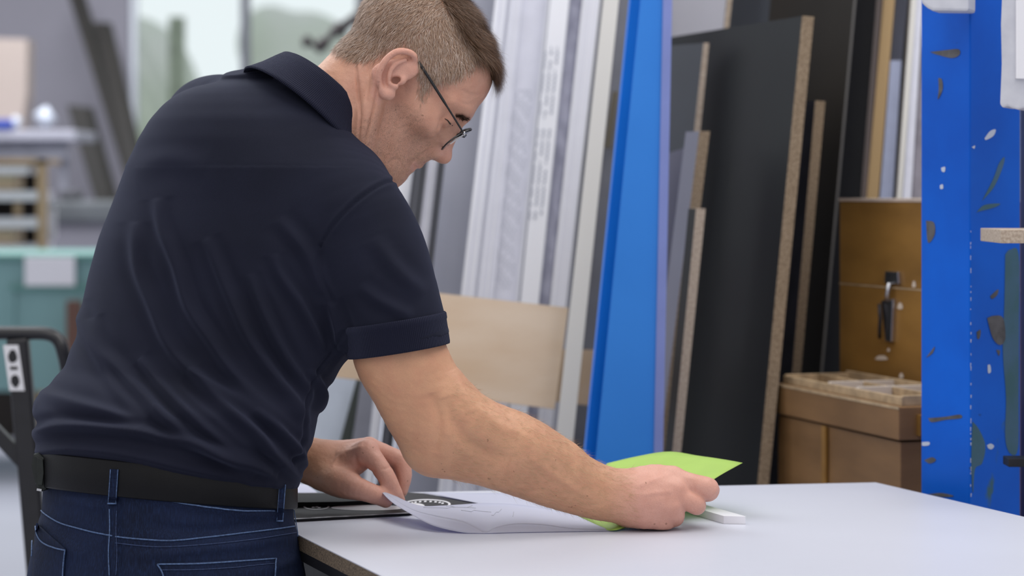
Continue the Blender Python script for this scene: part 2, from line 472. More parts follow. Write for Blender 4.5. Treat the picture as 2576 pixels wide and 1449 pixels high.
nk = near & (Q[:,0] > 840) & (Q[:,0] < 1000) & (Q[:,1] < 420) & (Q[:,1] > 130)
relief([(893,140),(900,220),(905,290),(901,360)], -.0034, 3.2, nk)
relief([(952,205),(940,270),(926,325),(912,372)], -.0036, 3.2, nk)
relief([(893,140),(912,220),(918,290),(908,360)], .0016, 9, nk)
relief([(926,150),(928,200),(922,260)], -.0012, 3, nk)
relief([(968,255),(965,300),(950,345)], -.0012, 5, nk)
relief([(1012,420),(1000,400),(985,405),(978,418)], -.0014, 5, hd)
relief([(1088,368),(1070,380),(1050,396),(1032,410)], -.0022, 5, hd)
relief([(1100,345),(1075,365),(1050,385)], .0016, 12, hd)
relief([(1104,326),(1108,305),(1122,290)], -.0014, 4, hd)
relief([(1118,330),(1120,312),(1130,300)], .0014, 5, hd)
relief([(1150,250),(1170,262),(1195,262)], -.0007, 4, hd)
relief([(1160,225),(1180,236),(1208,238)], -.0007, 4, hd)
V += N*(vnoise(V, 420, 1)*.00018+vnoise(V, 900, 2)*.00008)[:, None]
me = np_mesh('body', V, F)
# skin tone: warm arms, pinker hands, ears, nose; stubble on jaw; sparse scalp shade under the hair
pink = np.zeros(len(V)); 
pink = np.maximum(pink, np.clip((Q[:,0]-1520)/90, 0, 1)*(Q[:,1] > 1000))
pink = np.maximum(pink, ((V[:,1] > D0+.09) & (Q[:,1] > 1000))*np.clip((Q[:,0]-770)/120, .0, 1))
headm = np.clip((330-np.hypot(Q[:,0]-1060, Q[:,1]-280))/140, 0, 1)*(Q[:,1] < 470)
pink = np.maximum(pink, headm*.62)
pink = np.maximum(pink, np.exp(-((q[:,0]-.118)**2+(q[:,2]-.010)**2)/.022**2)*1.2)
pink = np.maximum(pink, (np.abs(q[:,1]) > .0765)*(np.abs(q[:,0]) < .05)*(q[:,2] > -.03)*.95)
lips = np.exp(-((q[:,2]+.0375)/.0065)**2)*(q[:,0] > .088)*(np.abs(q[:,1]) < .024)
pink = np.maximum(pink, lips*1.5)
def inpoly(pts, poly):
    x, y = pts[:,0], pts[:,1]; c = np.zeros(len(x), bool); n = len(poly); j = n-1
    for i in range(n):
        xi, yi = poly[i]; xj, yj = poly[j]
        m = ((yi > y) != (yj > y)) & (x < (xj-xi)*(y-yi)/(yj-yi+1e-12)+xi); c ^= m; j = i
    return c
HAIRPX = [(1300,205),(1245,212),(1236,190),(1222,150),(1204,150),(1190,180),(1165,200),(1125,210),(1085,222),(1072,250),(1058,262),(1050,235),(1049,150),(1022,125),(985,132),(955,152),(925,160),(885,158),(850,138),(822,122),(760,110),(700,-50),(900,-300),(1300,-300),(1400,0)]
HAIRP = [loc(a, b) for a, b in HAIRPX]
def hairmask(q): return inpoly(np.stack([q[:,0], q[:,2]], 1), HAIRP)
hmsk = hairmask(q+np.stack([vnoise(V, 500, 5)*.0016, 0*q[:,1], vnoise(V, 500, 6)*.0016], 1)) & (Q[:,1] < 300) & (np.abs(q[:,1]) < .0775)
stub = np.clip((.075-np.hypot(q[:,0]-.060, (q[:,2]+.050)))/.03, 0, 1)*(Q[:,1] < 470)*np.clip((q[:,0]-.005)/.035, 0, 1)
stub = np.maximum(stub, np.exp(-((q[:,0]-.108)**2+(q[:,2]+.020)**2)/.014**2)*1.5)*(1-np.clip(lips, 0, 1))
HL2 = np.array(HAIRP[4:20])
def seg_dist(pts, line):
    b = np.full(len(pts), 1e9)
    for a_, c_ in zip(line[:-1], line[1:]):
        ab = c_-a_; t_ = np.clip(((pts-a_)@ab)/(ab@ab), 0, 1); b = np.minimum(b, np.linalg.norm(pts-a_-t_[:, None]*ab, axis=1))
    return b
hm_soft = hmsk*np.clip(seg_dist(q[:, [0,2]], HL2)/.012, .12, 1)
col = np.stack([np.clip(pink, 0, 1.3), np.clip(stub, 0, 1), hm_soft*.9, np.ones(len(V))], 1).astype(np.float32)
ca = me.color_attributes.new('tone', 'FLOAT_COLOR', 'POINT'); ca.data.foreach_set('color', col.ravel())

def skin_material():
    m = mat('skin', (.64,.345,.205), rough=.46, noise=.14, nscale=18, spec=.35, sub=.12)
    nt, b = nodes(m)
    base = b.inputs['Base Color'].links[0].from_socket
    at = nt.nodes.new('ShaderNodeVertexColor'); at.layer_name = 'tone'
    sp = nt.nodes.new('ShaderNodeSeparateColor'); nt.links.new(at.outputs[0], sp.inputs[0])
    def noise(s, lo, hi, det=3):
        t = nt.nodes.new('ShaderNodeTexCoord'); n = nt.nodes.new('ShaderNodeTexNoise'); n.inputs['Scale'].default_value = s; n.inputs['Detail'].default_value = det
        nt.links.new(t.outputs['Object'], n.inputs['Vector'])
        r = nt.nodes.new('ShaderNodeMapRange'); r.inputs[1].default_value = lo; r.inputs[2].default_value = hi; nt.links.new(n.outputs['Fac'], r.inputs[0]); return r.outputs[0], n.outputs['Fac']
    def mul(a, b_):
        x = nt.nodes.new('ShaderNodeMath'); x.operation = 'MULTIPLY'
        for s, v in ((x.inputs[0], a), (x.inputs[1], b_)):
            if isinstance(v, (int, float)): s.default_value = v
            else: nt.links.new(v, s)
        return x.outputs[0]
    c = mixcol(nt, sp.outputs[0], base, (.66,.355,.275))
    n1, _ = noise(45, .42, .7, 6); c = mixcol(nt, mul(n1, .26), c, (.50,.20,.13))
    n2, _ = noise(800, .46, .66); c = mixcol(nt, mul(n2, .15), c, (.32,.17,.10))
    n3, _ = noise(120, .765, .79, 1); c = mixcol(nt, mul(n3, .55), c, (.20,.09,.05))
    n4, _ = noise(1500, .42, .62); c = mixcol(nt, mul(mul(n4, sp.outputs[1]), .55), c, (.22,.15,.115))
    n5, _ = noise(1300, .35, .6); c = mixcol(nt, mul(n5, sp.outputs[2]), c, (.16,.105,.07))
    nt.links.new(c, b.inputs['Base Color'])
    _, h1 = noise(1100, 0, 1); _, h2 = noise(260, 0, 1)
    ad = nt.nodes.new('ShaderNodeMath'); nt.links.new(h1, ad.inputs[0]); nt.links.new(h2, ad.inputs[1])
    bp = nt.nodes.new('ShaderNodeBump'); bp.inputs['Strength'].default_value = .40; bp.inputs['Distance'].default_value = .0007
    nt.links.new(ad.outputs[0], bp.inputs['Height']); nt.links.new(bp.outputs['Normal'], b.inputs['Normal'])
    return m
man = empty('person', (-.45, D0, 0), 'man in navy polo shirt and jeans leaning over the white worktop, holding papers', 'person')
body = link('body', me, man, skin_material(), True)
SKIN_V, SKIN_F, SKIN_N = V, F, N

# ---- hair: clipped sides, longer darker top, as fine tapering strands
fc = V[F].mean(1); fn = N[F[:,0]]; qf = tohead(fc)
sel = np.where(hairmask(qf) & (to_px(fc)[:,1] < 300) & (np.abs(qf[:,1]) < .0775) & (qf[:,2] > -.10) & (qf[:,0] < .12))[0]
def strands(name, pos, nor, dirn, length, width, m, parent, curl=.25, seg=3):
    n = len(pos); t = np.linspace(0, 1, seg+1)
    dirn = dirn/np.linalg.norm(dirn, axis=1)[:, None]
    side = np.cross(dirn, nor); side /= (np.linalg.norm(side, axis=1)[:, None]+1e-9)
    vs = []; 
    for k, tt in enumerate(t):
        p = pos+dirn*(length*tt)[:, None]-nor*(length*curl*tt*tt)[:, None]
        w = width*(1-tt*.85)
        vs += [p-side*w[:, None] if hasattr(w, '__len__') else p-side*w, p+side*w[:, None] if hasattr(w, '__len__') else p+side*w]
    VV = np.stack(vs, 1).reshape(-1, 3); st = 2*(seg+1)
    f = np.array([[2*k, 2*k+1, 2*k+3, 2*k+2] for k in range(seg)])
    FF = (np.arange(n)[:, None, None]*st+f[None]).reshape(-1, 4)
    return VV, FF
area_pick = rng.choice(sel, 66000)
sd_ = seg_dist(qf[area_pick][:, [0,2]], HL2); area_pick = area_pick[rng.random(len(area_pick)) < np.clip(sd_/.011, .10, 1)**.8]
pos = fc[area_pick]+rng.normal(size=(len(area_pick), 3))*.0008; nor = fn[area_pick]; qq = tohead(pos)
top = np.clip((qq[:,2]-(.108-.06*qq[:,0]))/.006, 0, 1)*(qq[:,0] > -.07)
frontness = np.clip((qq[:,0]+.05)/.10, 0, 1)
# combing: sides forward and down, back down, top forward
comb = np.stack([.85+0*top, np.zeros(len(top)), -.55*(1-top)], 1)
back = qq[:,0] < -.03
comb[back & (top < .5)] = (.35, 0, -.9)
combw = comb@HM
combw -= nor*(combw*nor).sum(1)[:, None]
combw /= (np.linalg.norm(combw, axis=1)[:, None]+1e-9)
jit = rng.normal(size=combw.shape)
lift = .50+.25*top
cl = vnoise(pos, 260, 9)[:, None]*.22+vnoise(pos, 110, 12)[:, None]*.22*top[:, None]
lift = lift+vnoise(pos, 150, 14)*.16*top
dirn = combw+nor*lift[:, None]+jit*(.20)+np.cross(nor, combw)*cl
length = (.0085+.003*rng.random(len(top)))*(1-top)+(.017+.016*frontness+.007*rng.random(len(top)))*top
length *= np.clip(.6+(qq[:,2]+.06)/.06, .45, 1)
hv, hf = strands('hair', pos, nor, dirn, length, .00027, None, man, curl=.30)
hme = np_mesh('hair', hv, hf)
def hair_material():
    m = bpy.data.materials.new('hair'); m.use_nodes = True; nt = m.node_tree; b = nt.nodes['Principled BSDF']
    b.inputs['Roughness'].default_value = .55; b.inputs['Specular IOR Level'].default_value = .25
    at = nt.nodes.new('ShaderNodeVertexColor'); at.layer_name = 'tone'
    nt.links.new(at.outputs[0], b.inputs['Base Color']); return m
hcol = np.zeros((len(pos), 3)); rr = rng.random(len(pos))
light = np.array([.54,.385,.29]); mid = np.array([.29,.182,.118]); dark = np.array([.072,.034,.015])
grey = np.array([.62,.51,.44])
hcol = mid+(light-mid)*rr[:, None]
hcol[rr > .84] = grey
tn = np.clip(top+vnoise(pos, 90, 3)*.1, 0, 1)[:, None]
hcol = hcol*(1-tn)+(dark*(.7+1.2*rng.random((len(pos), 1))))*tn
hc = np.repeat(hcol, 8, 0); hc = np.concatenate([hc, np.ones((len(hc), 1))], 1).astype(np.float32)
a = hme.color_attributes.new('tone', 'FLOAT_COLOR', 'POINT'); a.data.foreach_set('color', hc.ravel())
HM_ = hair_material()
hair = link('hair', hme, man, HM_)
# eyebrows
for sg_ in (-1, 1):
    ebsel = np.where((np.abs(qf[:,0]-.088) < .022) & (np.abs(qf[:,2]-(.0505-(np.abs(qf[:,1])-.030)*.22)) < .0046) & (qf[:,1]*sg_ > .014) & (qf[:,1]*sg_ < .038))[0]
    pk = rng.choice(ebsel, 520); ep = fc[pk]; en = fn[pk]
    side = (np.sign(qf[pk,1])[:, None]*HL[None])+en*.6+.25*HU+rng.normal(size=(len(pk), 3))*.28
    ev_, ef_ = strands('eyebrow', ep, en, side, np.full(len(pk), .008), .0002, None, man)
    eme = np_mesh('eyebrow', ev_, ef_)
    a = eme.color_attributes.new('tone', 'FLOAT_COLOR', 'POINT'); a.data.foreach_set('color', np.tile(np.array([.07,.045,.03,1], np.float32), len(ev_)))
    link('eyebrow', eme, man, HM_)
# lashes of the lowered lid
hd_i = np.where((N[:,1] < .2) & (Q[:,1] < 400) & (Q[:,0] > 1050))[0]
def surf(px, py, off=.0008):
    k = hd_i[np.argmin((Q[hd_i,0]-px)**2+(Q[hd_i,1]-py)**2+(V[hd_i,1]-DH+.03)**2*1e3)]; return V[k]+N[k]*off
mb_l = MB(); mb_l.tube([surf(1120,297), surf(1126,303), surf(1132,310), surf(1137,317)], [.0004,.0009,.0010,.0006], 6)
LASH = mb_l
# fine arm hair and stubble
def fuzz(name, mask, n, ln, colr, dirf, w=.00011, liftk=.8):
    s = np.where(mask)[0]
    if not len(s): return
    pk = rng.choice(s, n); p = fc[pk]+rng.normal(size=(n, 3))*.0008; nn = fn[pk]
    d = dirf(p)[None] if False else np.tile(np.array(dirf, float), (n, 1))
    d = d-nn*(d*nn).sum(1)[:, None]+nn*liftk+rng.normal(size=(n, 3))*.25
    vv, ff = strands(name, p, nn, d, ln*(.6+.8*rng.random(n)), w, None, man)
    mm = np_mesh(name, vv, ff)
    a = mm.color_attributes.new('tone', 'FLOAT_COLOR', 'POINT'); a.data.foreach_set('color', np.tile(np.array([*colr, 1], np.float32), len(vv)))
    link(name, mm, man, HM_)
Qf = to_px(fc)
fuzz('arm_hair', (Qf[:,0] > 1130) & (Qf[:,0] < 1600) & (Qf[:,1] > 960) & (fc[:,1] < D0+.1), 6500, .0100, (.50,.34,.20), (.9, 0, -.25), w=.00015, liftk=.6)
fuzz('stubble', (stub[F[:,0]] > .5) & (fn[:,1] < .6), 5200, .0020, (.20,.14,.10), tuple(HF*.2-HU), w=.00013, liftk=1.)

# ------------------------------------------------------------------ eyeglasses
LASH.build('eyelashes', mat('dark_lashes', (.03,.02,.015), rough=.8), man, True)
gl = []
black = mat('black_frame', (.012,.012,.014), rough=.35)
glass = mat('lens_glass', (.9,.93,.95), rough=.02, trans=1., noise=0)
nodes(glass)[1].inputs['IOR'].default_value = 1.1
steel = mat('bright_steel', (.62,.62,.64), rough=.28, metal=1., noise=.1)
specs = empty('eyeglasses', (0, 0, 0)); specs.parent = man; specs.matrix_parent_inverse = Matrix.Translation(man.location).inverted()
def ring(cx, cy, cz, ry, rz, n=28, pw=2.6):
    o = []
    for k in range(n):
        t = 2*math.pi*k/n; c, s = math.cos(t), math.sin(t)
        o.append(fromhead((cx-.004*abs(c)**2, cy+ry*abs(c)**(2/pw)*np.sign(c), cz+rz*abs(s)**(2/pw)*np.sign(s))))
    return o
for sgn in (-1, 1):
    r = ring(.1115, sgn*.034, .029, .026, .0235)
    n = 28; mb = MB(); mb.prism(r, HF*.0018); mb.build('lens', glass, specs)
    mb = MB(); mb.tube(r+[r[0], r[1]], .0011, 6); mb.build('rim', black, specs)
    mb = MB(); pts = [(.110,sgn*.060,.041),(.106,sgn*.069,.0415),(.095,sgn*.0715,.042),(.050,sgn*.0745,.0435),(.012,sgn*.0765,.0445),(-.004,sgn*.0745,.044),(-.020,sgn*.071,.034)]
    S = spline([fromhead(p) for p in pts], 5); mb.tube(S, [.0013]*14+[.0019]*(len(S)-14), 8)
    mb.build('temple', black, specs, True)
    mb = MB(); mb.tube([fromhead((.108,sgn*.0655,.0415)), fromhead((.113,sgn*.059,.0415))], .0022, 8); mb.build('hinge', steel, specs, True)
    mb = MB(); mb.tube([fromhead((.110,sgn*.012,.030)), fromhead((.104,sgn*.0135,.026)), fromhead((.101,sgn*.0115,.021))], [.0006,.0006,.0014], 8); mb.build('nose_pad', steel, specs, True)
mb = MB(); mb.tube(spline([fromhead(p) for p in ((.112,-.010,.036),(.1155,0,.039),(.112,.010,.036))], 5), .0012, 8); mb.build('bridge', black, specs, True)

# ------------------------------------------------------------------ polo shirt
def fabric(name, c1, c2, rough=.85, rib=None):
    m = mat(name, c1, rough=rough, col2=c2, nscale=7, bump=.35, bscale=2600, spec=.15)
    nt, b = nodes(m)
    b.inputs['Sheen Weight'].default_value = .12; b.inputs['Sheen Roughness'].default_value = .45; b.inputs['Sheen Tint'].default_value = (.45,.5,.8,1)
    if rib is not None:
        t = nt.nodes.new('ShaderNodeUVMap'); w = nt.nodes.new('ShaderNodeTexWave'); w.inputs['Scale'].default_value = rib; w.bands_direction = 'X'
        nt.links.new(t.outputs[0], w.inputs['Vector'])
        bp = nt.nodes.new('ShaderNodeBump'); bp.inputs['Strength'].default_value = .9; bp.inputs['Distance'].default_value = .001
        nt.links.new(w.outputs['Fac'], bp.inputs['Height']); nt.links.new(bp.outputs['Normal'], b.inputs['Normal'])
    return m
navy = fabric('navy_pique', (.0080,.0092,.0185), (.0110,.0125,.0255))
navy_rib = fabric('navy_rib', (.0095,.0105,.0235), (.0125,.0140,.030), rib=1.0)
SHX, SHZ0 = P(412,1180,D0)[0], P(412,1186,D0)[2]
def hem(X): return (SHZ0-.12*(X[:,0]-SHX)-.10*(X[:,1]-D0))-X[:,2]
cuffA = P(1003, 872, D0-.06); cuffN = np.array([.155, 0, -.988]); cuffN /= np.linalg.norm(cuffN)
slR = chain([P3(868,484,.03,.054),P3(903,540,-.02,.0610),P3(938,620,-.035,.0655),P3(962,700,-.048,.0665),P3(990,805,-.058,.0655),P3(1012,900,-.06,.0665)], 5, ((0,1,0), .93))
def slcut(X):
    d = (X-cuffA)@cuffN
    return np.where(np.linalg.norm(X-cuffA, axis=1) < .20, d, -1)
def slR_cut(X): return np.maximum(slR(X), slcut(X)+.006)
slL = chain([P3(560,330,.25,.075),P3(585,480,.30,.07),P3(600,650,.33,.066),P3(620,760,.345,.064)], 4)
arm_hole = chain([P3(998,862,-.06,.058),P3(1003,880,-.06,.060),P3(1040,960,-.06,.06)], 3, ((0,1,0), .93))
NC = np.array([.63, .29, .72]); NC /= np.linalg.norm(NC)
CC = P(800, 262, D0+.10)
yoke = chain([[*P(520,310,D0+.24), .050], [*P(700,320,D0+.12), .070], [*P(818,455,D0+.03), .046]], 4)
shirt_ops = [('u', .01, trunk), ('u', .05, yoke), ('u', .045, slR_cut), ('u', .04, slL),
             ('s', .004, arm_hole), ('i', .004, hem)]
SV, SF = mesh_sdf(shirt_ops, (-.72, D0-.36, TZ+.02), (.10, D0+.52, 1.62), .0026)
SV, SF = biggest(SV, SF)
SV = laplace(SV, SF, 3)
SN = normals(SV, SF); SQ = to_px(SV)
nr = SN[:,1] < .25
tmp = np.zeros(len(SV))
folds = [
 ([(340,560),(347,671),(383,769),(419,857),(471,924),(548,976),(621,1018),(680,1075)], .0060, 16),
 ([(395,500),(410,580),(445,671),(476,774),(533,862),(590,945),(662,1018),(725,1090)], .0060, 15),
 ([(520,600),(548,671),(590,774),(631,862),(693,950),(745,1012),(775,1070)], .0055, 14),
 ([(690,640),(704,691),(755,769),(797,852),(812,890)], .0045, 12),
 ([(630,690),(652,759),(693,852),(740,930),(790,985)], .0045, 12),
 ([(225,800),(250,870),(300,930),(362,997),(434,1069),(517,1121),(590,1168),(640,1200)], .0060, 15),
 ([(350,900),(403,966),(481,1048),(569,1121),(683,1188)], .0050, 12),
 ([(480,930),(533,992),(636,1080),(693,1147),(755,1206)], .0065, 13),
 ([(190,760),(210,830),(245,900),(300,985),(370,1050)], .0045, 14),
 ([(70,1095),(150,1072),(300,1080),(450,1110),(600,1160),(700,1195)], .0075, 13),
 ([(78,1140),(180,1130),(320,1145),(480,1180),(620,1205)], .0040, 10),
 ([(100,990),(170,1010),(280,1040),(400,1085)], .0040, 14),
 ([(640,1030),(700,1080),(750,1130),(775,1190)], .0050, 10),
 ([(700,550),(770,640),(810,740)], .0040, 16),
 ([(905,720),(960,760),(1040,800)], .0030, 14),
 ([(940,600),(1000,680),(1070,740)], .0028, 18),
 ([(830,760),(850,820),(860,880)], .0060, 14),
 ([(780,930),(815,985),(808,1040)], .0050, 9),
 ([(330,430),(420,400),(520,420)], .0016, 25),
]
for pts, amp, sg in folds:
    d, t = line_dist(SQ[nr], pts)
    env = np.clip(np.sin(np.clip(t, 0, 1)*math.pi), 0, 1)**.5
    tmp[nr] += env*amp*1.3*(np.exp(-(d/sg)**2)-.55*np.exp(-((d-sg*1.9)/(sg*1.1))**2))
seams = [
 ([(1003,452),(970,460),(930,482),(880,522),(835,572),(806,620)], .0022, 3.5),
 ([(806,620),(802,660),(812,705),(840,760)], .0016, 4),
 ([(868,835),(850,868),(812,915),(790,960),(775,1010),(765,1050),(765,1110),(742,1165)], .0022, 3.5),
 ([(75,1118),(300,1142),(450,1163),(600,1185),(740,1192)], .0000, 3),
]
for pts, amp, sg in seams:
    d, t = line_dist(SQ[nr], pts)
    tmp[nr] += -amp*np.exp(-(d/sg)**2)+amp*.55*np.exp(-((d-sg*2.6)/(sg*1.6))**2)
tmp += vnoise(SV, 22, 11)*.0012*(SQ[:,1] > 420)
SV = SV+SN*tmp[:, None]
SV = laplace(SV, SF, 1)
shirt = link('polo_shirt', np_mesh('polo_shirt', SV, SF), man, navy, True)

def loft(name, rings, closed_u=True, m=None, parent=None, ulen=60, cap=False):
    """rings: list of equal length point loops; with UVs for the ribs"""
    R = np.array(rings); k, n, _ = R.shape
    me = bpy.data.meshes.new(name); fs = []; uv = []
    for i in range(k-1):
        for j in range(n if closed_u else n-1):
            j2 = (j+1) % n
            fs.append((i*n+j, i*n+j2, (i+1)*n+j2, (i+1)*n+j))
            uv += [(j/n*ulen, i), ((j+1)/n*ulen, i), ((j+1)/n*ulen, i+1), (j/n*ulen, i+1)]
    me.from_pydata(R.reshape(-1, 3).tolist(), [], fs)
    u = me.uv_layers.new(name='UVMap'); u.data.foreach_set('uv', np.array(uv, np.float32).ravel())
    o = link(name, me, parent, m, True)
    bm = bmesh.new(); bm.from_mesh(me); bmesh.ops.recalc_face_normals(bm, faces=bm.faces); bm.to_mesh(me); bm.free()
    return o
# collar: folded band round the neck
e1 = np.array([.75, 0, -.66]); e1 -= NC*(e1@NC); e1 /= np.linalg.norm(e1); e2 = np.cross(NC, e1)
def collar_ring(a, b, h, n=96):
    o = []
    for k in range(n):
        t = 2*math.pi*k/n; o.append(CC+e1*a*math.cos(t)+e2*b*math.sin(t)+NC*h)
    return o
prof = [(.066,.060,-.030),(.069,.063,-.010),(.072,.066,.010),(.0745,.0685,.0185),(.078,.071,.0205),(.0815,.074,.0185),(.086,.078,.008),(.093,.084,-.010),(.101,.091,-.026),(.104,.094,-.031),(.102,.092,-.033),(.097,.088,-.028),(.086,.080,-.016)]
loft('collar', [collar_ring(*p) for p in prof], True, navy_rib, shirt, 80)
# ribbed sleeve band
def sleeve_ring(s, grow):
    c = P3(1000, 862, -.06, 0)[:3]+cuffN*s; ax = cuffN
    u = np.array([.988, 0, .155]); v = np.array([0, 1., 0]); n = 80; rx = .0655+grow+.01*s; ry = .061+grow
    return [c+u*rx*math.cos(2*math.pi*k/n)+v*ry*math.sin(2*math.pi*k/n) for k in range(n)]
pr = [(-.030,-.004),(-.030,.0004),(-.028,.0018),(-.022,.0018),(-.020,.0008),(.008,.0004),(.0105,-.0002),(.0105,-.0012),(.008,-.0022),(-.01,-.003),(-.030,-.004)]
loft('sleeve_cuff', [sleeve_ring(*p) for p in pr], True, navy_rib, shirt, 52)

# ------------------------------------------------------------------ jeans
JS = [(1150,96,738,0,.71,32),(1195,94,738,0,.71,32),(1245,95,742,0,.71,32),(1290,92,744,0,.72,32),(1330,86,750,0,.74,32),(1400,80,754,0,.76,32),(1449,80,758,0,.78,32),(1560,84,745,.0,.78,32),(1640,100,720,.0,.78,32)]
jt, _ = slab(JS)
lat = np.array([math.cos(math.radians(32)), -math.sin(math.radians(32)), 0]); PC = P(414, 1449, D0); fw = np.array([math.sin(math.radians(32)), math.cos(math.radians(32)), 0])
legs = []
for s in (-1, 1):
    h0 = PC+lat*.088*s; foot = np.array([PC[0], PC[1], 0])+lat*.15*s-fw*.04
    legs.append(chain([[*(h0-[0,0,.03]), .098], [h0[0]*.7+foot[0]*.3, h0[1]*.7+foot[1]*.3, .60, .092], [h0[0]*.4+foot[0]*.6, h0[1]*.4+foot[1]*.6, .40, .074], [foot[0], foot[1], .14, .060], [foot[0], foot[1], .08, .062]], 4))
def jtop(X): return X[:,2]-(P(412,1192,D0)[2]-.083*(X[:,0]-SHX)-.10*(X[:,1]-D0))
JV, JF = mesh_sdf([('u', .01, jt), ('u', .05, legs[0]), ('u', .05, legs[1]), ('i', .004, jtop)], (-.85, D0-.4, 0.0), (-.05, D0+.45, 1.05), .0040)
JV = laplace(JV, JF, 3)
JN = normals(JV, JF); JQ = to_px(JV); nr = JN[:,1] < .25
disp = np.zeros(len(JV))
for pts, amp, sg in [([(280,1240),(450,1262),(600,1285),(720,1290)], .004, 14), ([(150,1250),(230,1270),(285,1275)], .004, 12),
                     ([(320,1400),(480,1385),(620,1370),(740,1345)], .004, 14), ([(100,1300),(160,1370),(220,1400)], .003, 16),
                     ([(360,1320),(520,1335),(740,1300)], -.003, 12), ([(760,1400),(700,1425),(600,1445)], .003, 12)]:
    d, t = line_dist(JQ[nr], pts); disp[nr] += amp*np.exp(-(d/sg)**2)*np.sin(np.clip(t,0,1)*math.pi)**.5
d, t = line_dist(JQ[nr], [(285,1270),(283,1350),(285,1460)]); disp[nr] += .0022*np.exp(-(d/14)**4)-.002*np.exp(-((np.abs(d)-19)/5)**2)
disp += vnoise(JV, 30, 21)*.0009
JV = JV+JN*disp[:, None]
def denim():
    m = mat('denim', (.0095,.017,.050), rough=.8, col2=(.005,.0085,.024), nscale=9, bump=.5, bscale=1500, spec=.2)
    nt, b = nodes(m); base = b.inputs['Base Color'].links[0].from_socket
    t = nt.nodes.new('ShaderNodeTexCoord'); mp = nt.nodes.new('ShaderNodeMapping'); mp.inputs['Scale'].default_value = (900, 900, 60)
    n = nt.nodes.new('ShaderNodeTexNoise'); n.inputs['Scale'].default_value = 1; n.inputs['Detail'].default_value = 2
    nt.links.new(t.outputs['Object'], mp.inputs['Vector']); nt.links.new(mp.outputs[0], n.inputs['Vector'])
    r = nt.nodes.new('ShaderNodeMapRange'); r.inputs[1].default_value = .45; r.inputs[2].default_value = .8; nt.links.new(n.outputs['Fac'], r.inputs[0])
    nt.links.new(mixcol(nt, r.outputs[0], base, (.014,.028,.080)), b.inputs['Base Color']); return m
dn = denim()
jeans = link('jeans', np_mesh('jeans', JV, JF), man, dn, True)
jbvh = BVHTree.FromPolygons([tuple(v) for v in JV], [tuple(f) for f in JF])
eye = Vector((0, 0, H))
def hit(bvh, px, py, off=.0):
    d = Vector(P(px, py, 1.))-eye; d.normalize()
    h = bvh.ray_cast(eye, d)
    if h[0] is None: return None, None
    n = h[1] if h[1].dot(d) < 0 else -h[1]
    return np.array(h[0]+n*off), np.array(n)
thread = mat('pale_stitching', (.10,.17,.34), rough=.7, noise=.5, nscale=400)
thread2 = mat('faint_stitching', (.035,.06,.15), rough=.8, noise=.5, nscale=400)
def stitch(pts, r=.0010, m=thread, off=.0008, name='stitching'):
    S = spline(pts, 8); P_ = [hit(jbvh, x, y, off)[0] for x, y in S]; P_ = [p for p in P_ if p is not None]
    mb = MB(); mb.tube(P_, r, 6); return mb.build(name, m, jeans, True)
stitch([(96,1268),(110,1290),(150,1315),(200,1330),(240,1340),(283,1348)])
stitch([(290,1350),(350,1356),(430,1360),(520,1352),(620,1340),(700,1330),(745,1323)])
stitch([(290,1366),(400,1376),(520,1370),(640,1357),(745,1340)], .0007, thread2)
stitch([(276,1280),(277,1330),(274,1390),(276,1448)], .0008)
stitch([(294,1285),(292,1330),(294,1390),(292,1448)], .0006, thread2)
stitch([(320,1248),(400,1256),(500,1272),(600,1284),(690,1285)])
stitch([(738,1283),(745,1310),(748,1350)], .0007)
def patch(poly, name, m, off=.0014, border=True):
    mb = MB(); n = 14
    (a, b, c, d) = [np.array(p, float) for p in poly]
    grid = []
    for i in range(n+1):
        for j in range(n+1):
            u, v = i/n, j/n; p = (a*(1-u)+b*u)*(1-v)+(d*(1-u)+c*u)*v
            h, nn = hit(jbvh, p[0], p[1], off); 
            if h is None: h = P(p[0], p[1], D0-.1)
            grid.append(tuple(h))
    mb.v = grid
    for i in range(n):
        for j in range(n):
            k = i*(n+1)+j; mb.f.append((k, k+1, k+n+2, k+n+1)); mb.mi.append(0)
    o = mb.build(name, m, jeans, True)
    md = o.modifiers.new('s', 'SOLIDIFY'); md.thickness = .0022; md.offset = 0
    return o
pk = patch([(398,1418),(692,1405),(690,1520),(425,1530)], 'back_pocket', dn)
for pts in ([(398,1419),(500,1418),(600,1412),(691,1406)], [(398,1419),(412,1446),(420,1500)], [(691,1406),(688,1450),(684,1510)]): stitch(pts, .0010, off=.003)
stitch([(405,1434),(500,1433),(600,1427),(688,1420)], .0006, thread2, .003)
pk2 = patch([(93,1316),(168,1382),(160,1480),(84,1470)], 'back_pocket', dn)
for pts in ([(93,1316),(100,1350),(120,1370),(168,1384)], [(168,1384),(164,1420),(162,1455)], [(93,1316),(87,1350),(85,1400)]): stitch(pts, .0010, off=.003)

# ------------------------------------------------------------------ belt
BS = slices([(1150,86,748,0,.71,32),(1290,86,746,0,.72,32)])
def belt_ring(h, grow, n=120):
    o = []
    zc = P(412,1206,D0)[2]
    cx, cy, a, b, t = [float(np.interp(zc, BS[:,0], BS[:,k])) for k in range(1, 6)]
    for k in range(n):
        q_ = 2*math.pi*k/n; u = (a+grow)*math.cos(q_); v = (b+grow)*math.sin(q_)
        x = cx+u*math.cos(t)+v*math.sin(t); y = cy-u*math.sin(t)+v*math.cos(t)
        o.append(np.array([x, y, zc+h-.083*(x-cx)-.10*(y-cy)]))
    return o
leather = mat('black_leather', (.0045,.0045,.0055), rough=.46, noise=.2, bump=.2, bscale=900, spec=.22)
belt = loft('belt', [belt_ring(*p) for p in ((-.022,-.006),(-.022,.0030),(-.020,.0045),(.021,.0045),(.023,.003),(.023,-.006),(-.022,-.006))], True, leather, man)
bbv = BVHTree.FromPolygons([tuple(v.co) for v in belt.data.vertices], [tuple(p.vertices) for p in belt.data.polygons])
